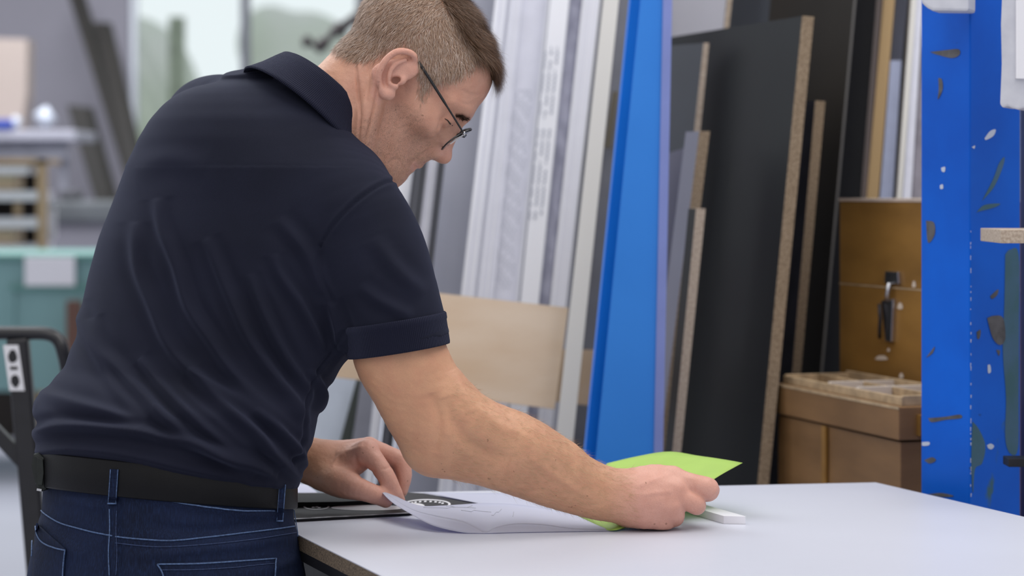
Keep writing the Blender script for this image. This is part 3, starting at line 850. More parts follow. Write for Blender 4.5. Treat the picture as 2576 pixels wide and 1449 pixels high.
def beltloop(x0, y0, x1, y1, w):
    mb = MB(); L = []; n = 9; wd = w/1950/2
    side = np.array([1., 0, 0]); rings = []
    for i in range(n):
        t = i/(n-1); px, py = x0+(x1-x0)*t, y0+(y1-y0)*t
        h1, n1 = hit(bbv, px, py, .0018); h2, n2 = hit(jbvh, px, py, .0018)
        h = h1 if h1 is not None and (h2 is None or h1[1] < h2[1]) else h2
        if h is None: continue
        rings.append(h)
    for i in range(len(rings)-1):
        mb.bar(rings[i], rings[i+1]+(rings[i+1]-rings[i])*.08, w/1950, .0022, up=(0, 1, 0))
    o = mb.build('belt_loop', dn, jeans)
    for s in (-1, 1):
        mb = MB(); mb.tube([r_+np.array([s*wd*.82, -.0018, 0]) for r_ in rings], .0006, 6); mb.build('stitching', thread, o, True)
    mb = MB(); b0 = rings[-1]; mb.tube([b0+np.array([-wd, -.002, .001]), b0+np.array([wd, -.002, .001])], .0011, 6); mb.build('bar_tack', thread, o, True)
beltloop(290, 1180, 284, 1268, 22)
beltloop(708, 1218, 701, 1312, 18)
# shoes
shoe_m = mat('black_shoe', (.015,.015,.017), rough=.5)
for s in (-1, 1):
    foot = np.array([PC[0], PC[1], 0])+lat*.15*s-fw*.04
    so = [('u', .02, chain([[*(foot-fw*.04+[0,0,.05]), .045], [*(foot+fw*.06+[0,0,.042]), .045], [*(foot+fw*.17+[0,0,.034]), .036]], 4)), ('u', .02, chain([[*(foot+[0,0,.05]), .05], [*(foot+[0,0,.11]), .052]], 3)),
          ('i', .004, lambda X: -X[:,2]+.001)]
    v, f = mesh_sdf(so, foot+[-.3,-.3,-.02], foot+[.3,.3,.2], .006)
    link('shoe', np_mesh('shoe', laplace(v, f, 2), f), man, shoe_m, True)
# pouch clipped to the belt on his left hip
pouch = empty('belt_pouch', P(100, 1190, D0-.01), 'small dark pouch clipped to the left end of the black belt', 'pouch')
pm = mat('dark_green_canvas', (.012,.017,.014), rough=.6, noise=.4, nscale=60)
poly = [P(x, y, D0-.035) for x, y in ((82,1140),(118,1152),(121,1190),(116,1232),(104,1238),(92,1232),(84,1205),(77,1170))]
mb = MB(); mb.prism(poly, (.01, .045, 0)); mb.build('pouch_body', pm, pouch, False, .004)
poly = [P(x, y, D0-.038) for x, y in ((92,1150),(108,1156),(110,1190),(106,1222),(95,1220),(91,1185))]
mb = MB(); mb.prism(poly, (0, .003, 0)); mb.build('flap', pm, pouch, False, .001)
mb = MB(); a_ = P(93,1231,D0-.039); b_ = P(105,1233,D0-.039); mb.bar(a_, b_, .003, .003); mb.build('metal_tip', steel, pouch)
# ================================================================== WORKTOP AND WHAT LIES ON IT
def floor_pt(x, y, z=0.): return np.array([x, y, z])
white_lam = mat('white_laminate', (.565,.58,.655), rough=.42, noise=.02, nscale=5, spec=.4)
def chip_mat(name, c, c2, s=420):
    m = mat(name, c, rough=.85, col2=c2, nscale=s, bump=.5, bscale=s*1.3, detail=2); return m
chip_dark = chip_mat('chipboard_core', (.22,.165,.11), (.055,.04,.028), 520)
chip = chip_mat('chipboard_edge', (.36,.27,.175), (.20,.14,.085), 260)
chip_pale = chip_mat('pale_chipboard', (.52,.43,.34), (.36,.28,.21), 260)
blackm = mat('black_coating', (.012,.012,.014), rough=.45, noise=.3, nscale=12)
steel_dark = mat('dark_steel', (.03,.03,.035), rough=.5, metal=.6, noise=.3)
e0 = PT(750,1345); e1_ = PT(960,1449); dl = e1_-e0; dl /= np.linalg.norm(dl)
fl = PT(1807,1222); fr = PT(2203,1213.5); df = fr-fl; df /= np.linalg.norm(df)
r1 = PT(2576,1300); dr = r1-fr; dr /= np.linalg.norm(dr)
def isect(p, u, q_, v):
    A = np.array([[u[0], -v[0]], [u[1], -v[1]]]); s = np.linalg.solve(A, (q_-p)[:2]); return p+u*s[0]
FLc = isect(e0, dl, fl, df)
NL = e0+dl*1.15; NR = fr+dr*1.75
top_poly = [NL, NR, fr, FLc]
worktop = empty('worktop', (float(NL[0]+.3), float(NL[1]+.6), 0), 'white laminate worktop with a raw chipboard edge in front of the man', 'table')
mb = MB(); mb.prism([p for p in top_poly], (0,0,-.0012)); mb.build('laminate', white_lam, worktop)
mb = MB(); mb.prism([p+np.array([0,0,-.0012]) for p in top_poly], (0,0,-.0180)); mb.build('chipboard_core', chip_dark, worktop)
mb = MB(); mb.prism([p+np.array([0,0,-.0192]) for p in top_poly], (0,0,-.0125)); mb.build('underlay_board', blackm, worktop)
cx = np.mean(top_poly, 0)
for p in top_poly:
    q_ = p+(cx-p)*.14; mb = MB(); mb.box((q_[0]-.03, q_[1]-.03, 0), (q_[0]+.03, q_[1]+.03, TZ-.0319)); mb.build('leg', steel_dark, worktop, bevel=.002)
mb = MB()
cs = [p+(cx-p)*.14 for p in top_poly]
for a, b in zip(cs, cs[1:]+cs[:1]):
    mb.bar([a[0],a[1],TZ-.062], [b[0],b[1],TZ-.062], .03, .06)
mb.build('frame_rail', steel_dark, worktop)

paper = mat('white_paper', (.72,.73,.79), rough=.7, noise=.01, nscale=5)
nodes(paper)[1].inputs['Transmission Weight'].default_value = 0
lime = mat('lime_paper', (.44,.64,.13), rough=.6, noise=.06, nscale=20)
def translucent(m, col, f):
    nt, b = nodes(m); t = nt.nodes.new('ShaderNodeBsdfTranslucent'); t.inputs[0].default_value = (*col, 1)
    x = nt.nodes.new('ShaderNodeMixShader'); x.inputs[0].default_value = f
    out = [n for n in nt.nodes if n.type == 'OUTPUT_MATERIAL'][0]
    nt.links.new(b.outputs[0], x.inputs[1]); nt.links.new(t.outputs[0], x.inputs[2]); nt.links.new(x.outputs[0], out.inputs[0])
translucent(paper, (.62,.62,.90), .38); translucent(lime, (.42,.70,.10), .22)
def sheet(name, rows, m, parent=None, n=6, thick=.0003, label=None, cat=None, wob=0.):
    """rows: near to far, each a list of 3D points with the same count"""
    R = np.array([spline(r, n) for r in rows]); R = np.array([spline(R[:, j], n) for j in range(R.shape[1])])
    k, l, _ = R.shape
    if wob: R[:,:,2] += wob*np.sin(np.arange(k)[:, None]*.5+np.arange(l)[None]*.35)
    R[:,:,2] = np.maximum(R[:,:,2], TZ+.0008)
    v = R.reshape(-1, 3); f = [(i*l+j, i*l+j+1, (i+1)*l+j+1, (i+1)*l+j) for i in range(k-1) for j in range(l-1)]
    me = bpy.data.meshes.new(name); me.from_pydata(v.tolist(), [], f)
    o = link(name, me, parent, m, True); md = o.modifiers.new('t', 'SOLIDIFY'); md.thickness = thick; md.offset = 0
    tag(o, label, cat); return o, R
def Z(px, py, d): return P(px, py, d)
# brochure and pad under the papers
LZ = TZ+.0005
def flat(poly, z): return [PT(x, y, z) for x, y in poly]
broch = empty('brochure', PT(900,1275), 'black brochure with white oval logos lying under the held sheet at the left hand', 'brochure')
gloss = mat('black_print', (.018,.017,.020), rough=.5, noise=.2, spec=.18)
mb = MB(); mb.prism(flat([(640,1312),(1035,1290),(1204,1266),(1066,1241),(1000,1237),(640,1241)], TZ+.0036), (0,0,-.003)); mb.build('cover', gloss, broch)
ink = mat('white_print', (.75,.75,.78), rough=.4, noise=.01)
def oval(cx_, cy_, rx, ry, z, w=0.):
    o = [(cx_+rx*math.cos(t), cy_+ry*math.sin(t)) for t in np.linspace(0, 2*math.pi, 40, endpoint=False)]
    return flat(o, z)
def ringflat(cx_, cy_, rx, ry, wx, wy, z, mb):
    a = oval(cx_, cy_, rx, ry, z); b = oval(cx_, cy_, rx-wx, ry-wy, z); n = len(a); k = len(mb.v)
    mb.v += [tuple(p) for p in a+b]
    for i in range(n): j = (i+1) % n; mb.f.append((k+i, k+j, k+n+j, k+n+i)); mb.mi.append(0)
mb = MB(); ringflat(796,1274,33,8.5,5,2,TZ+.0040,mb); ringflat(1074,1268,60,12.5,6,2.6,TZ+.0040,mb)
mb.f.append(tuple(range(len(mb.v), len(mb.v)+40))); mb.mi.append(0); mb.v += [tuple(p) for p in oval(925,1277,92,7,TZ+.0040)]
mb.f.append(tuple(range(len(mb.v), len(mb.v)+40))); mb.mi.append(0); mb.v += [tuple(p) for p in oval(1042,1272,26,6.5,TZ+.0041)]
for k in range(9):
    t = math.pi*(.93-.10*k); x = 1074+43*math.cos(t); y = 1269-7.6*math.sin(t); mb.prism(flat([(x-3.4,y+1.8),(x+2.6,y+1.5),(x+3.2,y-1.8),(x-2.6,y-1.6)], TZ+.0041), (0,0,.0001))
for x, y in ((780,1270),(788,1276),(796,1270),(803,1277),(811,1271),(797,1275)): mb.prism(flat([(x-4,y+1.6),(x+3,y+1.4),(x+4,y-1.6),(x-3,y-1.4)], TZ+.0041), (0,0,.0001))
mb.build('logo_print', ink, broch)
mb = MB(); mb.prism(flat([(640,1312),(1035,1291),(1032,1288.5),(640,1309)], TZ+.0041), (0,0,.0001)); mb.build('pale_border', mat('grey_print',(.35,.35,.38),noise=.8,nscale=60), broch)
mb = MB(); mb.prism(flat([(640,1265),(860,1262),(985,1256),(1000,1246),(880,1242),(640,1240)], TZ+.0100), (0,0,-.0055))
pad = mb.build('notepad', mat('black_cover',(.004,.004,.005),rough=.6,spec=.15), None, bevel=.0006); tag(pad, 'black notepad lying on the brochure under the left wrist', 'notepad')
mb = MB(); mb.prism(flat([(640,1238),(800,1240),(770,1218),(640,1213)], TZ+.0015), (0,0,-.0012))
o = mb.build('loose_sheet', paper); tag(o, 'loose white sheet behind the notepad, mostly hidden by the man', 'paper')
o, _ = sheet('loose_sheet', [[PT(1206,1266.5,TZ+.0048), PT(1300,1280,TZ+.003), PT(1400,1290,TZ+.002)], [PT(1115,1248.5,TZ+.0050), PT(1230,1262,TZ+.004), PT(1370,1268,TZ+.002)], [PT(1064,1239.5,TZ+.0045), PT(1170,1240,TZ+.004), PT(1330,1241,TZ+.002)]], paper, None, 4,
             label='flat white sheet overlapping the right tip of the black brochure', cat='paper')
# held folded plan
low = [(948,1225,3.214),(984,1262,3.165),(1030,1291,3.11),(1086,1321,3.07),(1154,1338,3.052),(1205,1343,3.050),(1222,1343.5,3.0495),(1240,1342,3.050),(1300,1340,3.056),(1400,1338,3.062),(1480,1336,3.068),(1545,1335,3.072)]
upp = [(945,1221,3.218),(992,1256,3.180),(1042,1284,3.135),(1100,1300,3.09),(1160,1312,3.066),(1196,1328,3.056),(1222,1342,3.054),(1246,1329,3.058),(1300,1319,3.072),(1370,1322,3.078),(1440,1331,3.078),(1545,1334,3.076)]
mid = [(946,1219,3.222),(1000,1254,3.195),(1050,1278,3.150),(1115,1284,3.130),(1170,1290,3.120),(1205,1300,3.110),(1235,1305,3.105),(1265,1303,3.110),(1310,1300,3.120),(1370,1303,3.125),(1430,1312,3.115),(1510,1324,3.100)]
bck = [(947,1217,3.226),(1008,1254,3.210),(1058,1272,3.185),(1110,1272,3.195),(1160,1269,3.215),(1204,1266,3.235),(1235,1266,3.24),(1270,1267,3.24),(1310,1270,3.24),(1350,1276,3.22),(1390,1283,3.20),(1440,1292,3.18)]
plan = empty('folded_plan', PT(1220,1343), 'folded white plan sheet held up at its left corner by the left hand', 'paper')
leaf, R = sheet('upper_leaf', [[Z(*p) for p in r] for r in (upp, mid, bck)], paper, plan, 5)
sheet('lower_leaf', [[Z(*p) for p in low], [Z(a, b, c) for a, b, c in upp]], paper, plan, 5)
pencil_l = mat('drawing_lines', (.45,.46,.52), rough=.8)
mb = MB(); k_, l_, _ = R.shape
def onleaf(u, v): return R[min(int(u*(k_-1)), k_-1), min(int(v*(l_-1)), l_-1)]+np.array([0,0,.0006])
for i, (a, b) in enumerate([((.35,.66),(.55,.78)),((.35,.72),(.35,.86)),((.55,.60),(.62,.80)),((.2,.70),(.42,.90)),((.7,.55),(.7,.74)),((.45,.84),(.3,.92))]):
    pts = [onleaf(a[0]+(b[0]-a[0])*t, a[1]+(b[1]-a[1])*t) for t in np.linspace(0, 1, 8)]
    ded = [pts[0]]+[p for p, q_ in zip(pts[1:], pts[:-1]) if np.linalg.norm(p-q_) > 1e-5]
    if len(ded) > 2: mb.tube(ded, .0003, 4)
mb.build('drawing_lines', pencil_l, plan)
# lime sheet
T3 = lambda x, y: PT(x, y, TZ+.0015)
rows = [[T3(1440,1291), T3(1478,1312), T3(1522,1331), T3(1550,1335), T3(1566,1330)],
        [Z(1470,1240,3.27), Z(1520,1245,3.24), Z(1590,1262,3.19), Z(1650,1265,3.165), Z(1715,1262,3.16)],
        [Z(1500,1195,3.34), Z(1570,1190,3.33), Z(1660,1190,3.29), Z(1730,1195,3.25), Z(1797,1206,3.19)],
        [Z(1528,1164,3.39), Z(1600,1150,3.39), Z(1686,1135,3.38), Z(1765,1148,3.32), Z(1868,1165,3.23)]]
sheet('lime_sheet', rows, lime, None, 5, label='lime green paper lifted between the fingers of the right hand', cat='paper', wob=.0008)
# white bar
bd = np.array([-.36,.933,0]); b0 = PT(1820,1318); bx = np.array([.029*.99,-.004,0])
mb = MB(); c = [b0, b0+bx, b0+bx+[0,0,.0108], b0+[0,0,.0108]]; mb.quadbox(c+[p+bd*.24 for p in c])
o = mb.build('plastic_bar', mat('white_plastic',(.82,.82,.86),rough=.35,noise=.01), None, bevel=.0006); tag(o, 'short white plastic bar on the worktop just right of the right hand', 'bar')

# ================================================================== RACK BEHIND THE TABLE
def plane_hit(px, py, ya, k, m=0.):
    rx = (px-1288)/FP; rz = (py-HY)/FP; t = (ya+k*H)/(1+k*rz-m*rx); return np.array([t*rx, t, H-t*rz])
def leaning(name, label, cat, top, bot, ya, k=.12, m=0., th=.02, mt=None, to_floor=True, to_z=2.15, group=None, bevel=0, parent=None, edge=None, mats=None):
    """top=(xl,xr,y) bot=(xl,xr,y) edges in the photo, or y as a pair for sloping ends; extends down to the floor and, if top is cut by the frame, up to to_z"""
    def pr(t): return t[2] if isinstance(t[2], tuple) else (t[2], t[2])
    ty, by = pr(top), pr(bot)
    TL = plane_hit(top[0], ty[0], ya, k, m); TR = plane_hit(top[1], ty[1], ya, k, m); BL = plane_hit(bot[0], by[0], ya, k, m); BR = plane_hit(bot[1], by[1], ya, k, m)
    if to_z and min(ty) <= 2:
        f = lambda a, b: a+(a-b)*((to_z-a[2])/(a[2]-b[2])); TL, TR = f(TL, BL), f(TR, BR)
    if to_floor:
        f = lambda a, b: b+(b-a)*((b[2]-.003)/(a[2]-b[2])); BL, BR = f(TL, BL), f(TR, BR)
    n = np.cross(BR-BL, TL-BL); n /= np.linalg.norm(n); n = n if n[1] > 0 else -n
    mb = MB(); c = [BL, BR, TR, TL]; mb.quadbox(c+[p+n*th for p in c], 0, 1 if mats else None)
    o = mb.build(name, mats or mt, parent, bevel=bevel)
    if label: tag(o, label, cat, group)
    return o, (BL, BR, TR, TL, n)
alu = mat('white_profile', (.78,.79,.84), rough=.45, noise=.03, nscale=14, stretch=(1,1,.1))
alu2 = mat('pale_grey_profile', (.66,.67,.76), rough=.45, noise=.06, nscale=30)
mottled = mat('mottled_grey_profile', (.36,.365,.46), rough=.6, col2=(.22,.225,.30), nscale=60, stretch=(1,1,.35))
greyp = mat('grey_board', (.38,.39,.46), rough=.6, noise=.06, nscale=8)
darkp = mat('dark_profile', (.030,.033,.045), rough=.4, noise=.4, nscale=12, stretch=(1,1,.2))
midp = mat('mid_grey_profile', (.17,.175,.21), rough=.5, noise=.2, nscale=30, stretch=(1,1,.2))
creamp = mat('cream_strip', (.70,.685,.64), rough=.5, noise=.05, nscale=5, stretch=(1,1,.2))
marks = mat('grey_printing', (.36,.38,.45), rough=.8)
def ribs(o, corners, fr, w, m, name='rib'):
    """raised grooves running along a profile; corners from leaning()"""
    BL, BR, TR, TL, n = corners; mb = MB()
    for f in fr:
        a = BL+(BR-BL)*f; b = TL+(TR-TL)*f
        mb.quadbox([a-n*.002, a-n*.002+(BR-BL)*w, b-n*.002+(TR-TL)*w, b-n*.002, a, a+(BR-BL)*w, b+(TR-TL)*w, b])
    x = mb.build(name, m, o); x.name = name
G = 'long profiles leaning against the wall behind the plywood'
for i, (lab, t, b, ya, mt, rb) in enumerate([
    ('pale profile just right of the dark ones below the face', (1056,1072,380), (985,1002,1000), 4.62, alu2, ()),
    ('leftmost white profile seen below the chin', (1008,1044,380), (937,958,1050), 4.60, alu, ()),
    ('dark blue-black profile below the mouth', (1046,1078,380), (972,1003,1000), 4.56, darkp, (.35,)),
    ('light grey profile between two dark ones below the nose', (1078,1104,380), (1008,1034,1000), 4.57, alu2, (.6,)),
    ('thin black profile below the nose tip', (1105,1122,380), (1035,1050,1000), 4.55, darkp, ()),
    ('wide white profile, leftmost of the white bundle', (1246,1283,0), (1160,1200,740), 4.62, alu, (.3,.8)),
    ('narrow white profile, second of the white bundle', (1284,1315,0), (1201,1243,740), 4.60, alu2, (.15,.5)),
    ('printed pale profile, third of the white bundle', (1316,1381,0), (1244,1305,740), 4.61, alu2, (.92,)),
    ('bright white profile with three columns of dashes', (1384,1432,0), (1311,1357,740), 4.58, alu, ()),
    ('mottled grey profile between white ones', (1434,1465,0), (1358,1386,740), 4.61, mottled, ()),
    ('grooved white profile next to the cream strip', (1466,1510,0), (1387,1427,740), 4.60, alu, (.2,.45,.75)),
    ]):
    if i == 0: continue
    o, cr = leaning('profile', lab+', leaning', 'profile', t, b, ya, th=.012, mt=mt, group=G)
    if rb: ribs(o, cr, rb, .10, midp if mt is darkp else alu2 if mt is alu else alu)
    if i in (7, 8):
        mb = MB(); BL, BR, TR, TL, n = cr
        ya_, k_ = ya-.0008, .12
        if i == 8:
            for r in range(38):
                y = 118+r*11.5
                if 292 < y < 318: continue
                w0 = 1 if (r*7) % 5 else .5
                for cI in range(3):
                    if (r*3+cI*5) % 11 == 0: continue
                    x = 1434-.099*y-52+cI*15
                    q4 = [plane_hit(x, y, ya_, k_), plane_hit(x+6*w0, y, ya_, k_), plane_hit(x+6*w0-.6, y+8, ya_, k_), plane_hit(x-.6, y+8, ya_, k_)]
                    mb.prism(q4, (0, .0003, 0))
        else:
            for r in range(46):
                y = 225+r*11
                for cI in range(4):
                    if (r*5+cI*3) % 4 == 0: continue
                    x = 1310-.10*y+8+cI*11+6*math.sin(r*.5)
                    q4 = [plane_hit(x, y, ya_, k_), plane_hit(x+5, y, ya_, k_), plane_hit(x+4.6, y+5.5, ya_, k_), plane_hit(x-.4, y+5.5, ya_, k_)]
                    mb.prism(q4, (0, .0003, 0))
        mb.build('printed_marks', marks if i == 8 else mat('faint_printing', (.47,.49,.56), rough=.8), o)
o, _ = leaning('wood_strip', 'long cream white strip leaning in front of the plywood board', 'strip', (1518,1557,0), (1396,1440,1130), 4.22, th=.02, mt=creamp, bevel=.001)
o, _ = leaning('grey_board', 'plain grey board leaning behind the profiles and the nose', 'board', (1124,1290,0), (1040,1200,1000), 4.72, th=.012, mt=greyp)
o, _ = leaning('grey_board', 'dark grey board in the gap between the cream strip and the blue panel', 'board', (1500,1660,0), (1400,1560,1130), 4.72, th=.012, mt=mat('slate_board', (.15,.155,.185), rough=.6, noise=.15, nscale=12))
o, _ = leaning('metal_plate', 'small brown plate in the gap beside the cream strip', 'plate', (1541,1555,230), (1519,1537,372), 4.68, th=.006, mt=mat('brown_plate', (.09,.075,.05), rough=.5), to_floor=False)
# left gap items
o, _ = leaning('glass_panel', 'pale blue-grey panel seen in the gap between waist and arm', 'panel', (700,905,950), (660,868,1130), 4.80, th=.012, mt=mat('pale_blue_panel', (.47,.52,.60), rough=.5, noise=.06), to_floor=True)
o, _ = leaning('steel_bar', 'dark green bar leaning behind the pale panel near the elbow', 'bar', (898,908,950), (850,882,1130), 4.76, th=.02, mt=mat('dark_green_steel', (.022,.030,.026), rough=.5))
o, _ = leaning('grey_board', 'mid grey board standing between dark bar and white profile near the elbow', 'board', (909,946,950), (884,934,1130), 4.74, th=.02, mt=mat('mid_grey_board', (.21,.215,.255), rough=.6, noise=.1))
mb = MB(); c = P(828,1110,4.6); mb.tube([c+[-.02,0,-.004], c+[.0,0,.002], c+[.02,0,-.006]], [.006,.010,.006], 10); o = mb.build('clamp', steel_dark, None, True)
bpy.data.objects.remove(o)
# plywood
def ply():
    m = mat('birch_plywood', (.72,.58,.44), rough=.55, col2=(.62,.45,.30), nscale=3.2, stretch=(1,1,3.2), bump=.1, detail=6); return m
pl, cr = leaning('plywood_board', 'pale plywood board standing behind the bare arm', 'board', (1040,1430,(730,774)), (1040,1395,(985,1029)), 4.28, th=.015, mats=[ply(), mat('ply_edge',(.22,.15,.09),rough=.7,noise=.5,nscale=200)], to_floor=False)
pl2, _ = leaning('plywood_board', 'darker plywood rail running behind the pale plywood board', 'board', (780,1497,(868,880)), (780,1484,(942,1020)), 4.36, th=.018, mt=mat('tan_plywood', (.56,.43,.31), rough=.6, col2=(.50,.37,.25), nscale=3, stretch=(1,1,4)), to_floor=False)
# blue panel
bl = mat('blue_sheet', (.026,.22,.70), rough=.42, col2=(.018,.19,.64), nscale=3, spec=.35)
bl2 = mat('blue_flange', (.004,.17,.70), rough=.35, col2=(.003,.14,.60), nscale=3)
bl3 = mat('blue_film', (.20,.25,.56), rough=.4, noise=.08, nscale=12)
pb = empty('plastic_sheet', (.33, 3.85, 0), 'tall saturated blue plastic sheet leaning behind the table', 'sheet')
o, cr = leaning('panel_face', None, None, (1612,1668,0), (1500,1645,1140), 3.88, k=.10, th=.010, mt=bl, parent=pb)
o, _ = leaning('flange', None, None, (1586,1612,0), (1472,1500,1140), 3.88, k=.10, m=.30, th=.010, mt=bl2, parent=pb)
o, _ = leaning('protective_film', None, None, (1668,1691,0), (1645,1668,1140), 3.876, k=.10, th=.003, mt=bl3, parent=pb)
# boards standing on edge like books
def book(name, label, TL, TR, BL, BR, dn, off, face, edge, to_z=2.15, group=None, cat='board', bevel=0):
    f = lambda p: P(p[0], p[1], dn); a, b, c, d = f(TL), f(TR), f(BR), f(BL)
    if TL[1] <= 2:
        g = lambda t, s: t+(t-s)*((to_z-t[2])/(t[2]-s[2])); a, b = g(a, d), g(b, c)
    g = lambda t, s: s+(s-t)*((s[2]-.003)/(t[2]-s[2])); d, c = g(a, d), g(b, c)
    mb = MB(); o_ = np.array([off[0], off[1], 0.])
    mb.quadbox([d, c, b, a]+[p+o_ for p in (d, c, b, a)], 0)
    mb.mi[0] = 1; mb.mi[4] = 1; mb.mi[2] = 1
    o = mb.build(name, [face, edge], None, bevel=bevel); tag(o, label, cat, group); return o
slate = mat('slate_laminate', (.042,.047,.060), rough=.5, noise=.2, nscale=4)
blk = mat('black_laminate', (.0085,.0085,.0105), rough=.45, col2=(.0120,.0140,.0150), nscale=3, spec=.16)
brn = mat('brown_black_laminate', (.018,.014,.010), rough=.5, noise=.3, nscale=5, spec=.2)
lightg = mat('light_grey_laminate', (.42,.415,.46), rough=.5, noise=.05, nscale=4)
greyl = mat('grey_laminate', (.175,.175,.225), rough=.5, noise=.1, nscale=5)
book('laminated_board', 'large black board on edge with a wide speckled chipboard edge', (2018,40), (2048,42), (1905,1220), (1934,1220), 4.12, (-.20,.62), blk, chip)
book('laminated_board', 'narrow board whose thin pale edge tops out beside the blue panel, tallest there', (1770,108), (1784,108), (1650,1220), (1672,1220), 4.42, (-.09,.14), slate, chip_pale)
book('laminated_board', 'board with medium-high chipboard edge right of the thin pale one', (1759,330), (1786,330), (1660,1129), (1687,1129), 4.20, (-.02,.05), greyl, chip)
book('laminated_board', 'lowest chipboard-edged board beside the large black board', (1751,525), (1775,525), (1692,1129), (1714,1129), 4.10, (-.01,.04), blk, chip_pale)
leaning('grey_board', 'mauve grey board between the blue panel and the chipboard edges, lower half', 'board', (1660,1752,(392,362)), (1640,1690,1140), 4.28, k=.03, th=.01, mt=greyl)
book('laminated_board', 'short board with chipboard edge right of the large black board', (2051,253), (2076,255), (1993,935), (2015,935), 4.30, (-.06,.20), mat('purple_grey_laminate',(.075,.075,.10),rough=.45,noise=.5,nscale=14), chip)
book('laminated_board', 'light grey board high up behind the black board, cut by the frame', (1829,0), (1841,0), (1818,110), (1829,110), 4.86, (-.30,.20), lightg, chip_pale)
book('laminated_board', 'left of the two pale chipboard edges above the black board', (1962,0), (1988,0), (1950,110), (1977,110), 4.82, (-.10,.20), slate, chip_pale)
book('laminated_board', 'right of the two pale chipboard edges above the black board', (1992,0), (2019,0), (1981,110), (2008,110), 4.82, (-.10,.20), slate, chip_pale)
book('laminated_board', 'brown-black board behind the upper part of the short board', (2148,0), (2154,0), (2085,700), (2091,700), 4.5, (-.13,.27), brn, mat('thin_grey_edge',(.10,.095,.09),rough=.6))
book('laminated_board', 'black board between the thin grey edge and the tan wooden strip', (2205,0), (2216,0), (2164,510), (2172,510), 4.62, (-.07,.3), blk, mat('dark_pink_edge',(.10,.08,.075),rough=.7))
leaning('grey_board', 'near-black board filling the gap above the wooden boxes', 'board', (2000,2320,0), (1960,2320,940), 4.95, k=.08, th=.01, mt=brn)
tanw = mat('tan_wood', (.40,.27,.125), rough=.6, col2=(.31,.20,.085), nscale=6, stretch=(1,1,.15))
leaning('wood_plank', 'tan wooden plank with a grain, rising behind the wooden box', 'plank', (2222,2251,0), (2180,2209,505), 4.45, th=.03, mt=tanw)
leaning('profile', 'pinkish strip fixed to the left side of the tan plank', 'profile', (2210,2222,0), (2168,2180,505), 4.46, th=.02, mt=mat('pink_strip',(.30,.235,.215),rough=.6))
leaning('profile', 'dark grey-blue profile right of the tan plank', 'profile', (2253,2284,0), (2210,2236,505), 4.52, th=.02, mt=mat('blue_grey_profile',(.14,.15,.20),rough=.45,noise=.4,nscale=10,stretch=(4,1,.1)), group=G)
leaning('profile', 'pale blue profile with a visible top end above the wooden box', 'profile', (2240,2268,152), (2213,2246,505), 4.46, th=.02, mt=mat('pale_blue_profile',(.33,.37,.52),rough=.4,noise=.1), group=G)
leaning('profile', 'white profile nearest the blue post, leaning', 'profile', (2292,2306,0), (2256,2268,505), 4.44, th=.02, mt=creamp, group=G)
leaning('profile', 'grey profile half hidden by the blue post', 'profile', (2306,2322,0), (2270,2292,505), 4.46, th=.02, mt=alu2, group=G)
leaning('profile', 'mauve grey profile behind the blue post', 'profile', (2325,2350,0), (2294,2330,505), 4.48, th=.02, mt=mat('mauve_profile',(.28,.26,.30),rough=.5,noise=.3), group=G)

# ---- wooden boxes on a low stand
oldwood = mat('varnished_wood', (.33,.17,.040), rough=.42, col2=(.20,.10,.024), nscale=3.5, stretch=(1,1,2.5), detail=7, bump=.15, bscale=60, spec=.3)
oldwood2 = mat('dull_brown_wood', (.24,.125,.046), rough=.5, col2=(.17,.086,.030), nscale=5, stretch=(1,1,4), detail=6)
palewood = mat('worn_pale_edge', (.50,.36,.21), rough=.6, noise=.35, nscale=40)
def obox(mb, A, B, e, w, z0, z1, inset=0., mi=0):
    A = np.array([*A, 0.]); B = np.array([*B, 0.]); e = np.array([*e, 0.]); u = (B-A)/np.linalg.norm(B-A)
    A = A+u*inset+e*inset; B = B-u*inset+e*inset; w = w-2*inset
    q = [A, B, B+e*w, A+e*w]
    mb.quadbox([p+[0,0,z0] for p in q]+[p+[0,0,z1] for p in q], mi); return q
A, B_, E, W = (.4555,4.16), (.600,3.70), (.954,.30), .15
zt = 1.028
ST = .62
stand = empty('stand', (.62, 3.95, 0), 'low stand under the wooden boxes, hidden behind the worktop', 'stand')
mb = MB(); obox(mb, (.445,4.30), (.62,3.66), E, .42, ST-.03, ST); mb.build('stand_top', tanw, stand)
for p in ((.50,4.2), (.64,3.75), (.80,4.30), (.92,3.86)):
    mb = MB(); mb.box((p[0]-.02,p[1]-.02,0), (p[0]+.02,p[1]+.02,ST-.03)); mb.build('leg', steel_dark, stand)
tb = empty('toolbox', (.53, 3.95, ST), 'wooden toolbox with an open divided tray on top, below the taller box', 'toolbox')
mb = MB(); obox(mb, A, B_, E, W, ST, zt-.055, .006); mb.build('box_body', oldwood2, tb, bevel=.002)
mb = MB(); obox(mb, A, B_, E, W, zt-.052, zt); mb.build('lid_band', oldwood2, tb, bevel=.0025)
mb = MB(); u_ = np.array([B_[0]-A[0], B_[1]-A[1], 0.]); L_ = np.linalg.norm(u_); u_ /= L_; e_ = np.array([*E, 0.])
def tr(a, b, w_, z0, z1, mb, off=0.):
    """bar on top of the toolbox; a,b along length 0..1, off/w across"""
    p = np.array([*A, 0.])+u_*L_*a+e_*off; q = np.array([*A, 0.])+u_*L_*b+e_*off
    c = [p, q, q+e_*w_, p+e_*w_]; mb.quadbox([x+[0,0,z0] for x in c]+[x+[0,0,z1] for x in c])
mb = MB(); tr(.03,.97,.006,zt,zt+.014,mb,.012); tr(.03,.97,.006,zt,zt+.020,mb,W-.018); tr(.03,.05,W-.03,zt,zt+.016,mb,.015); tr(.95,.97,W-.03,zt,zt+.016,mb,.015); tr(.03,.97,.005,zt,zt+.016,mb,W*.5)
mb.build('tray_rim', palewood, tb, bevel=.001)
mb = MB()
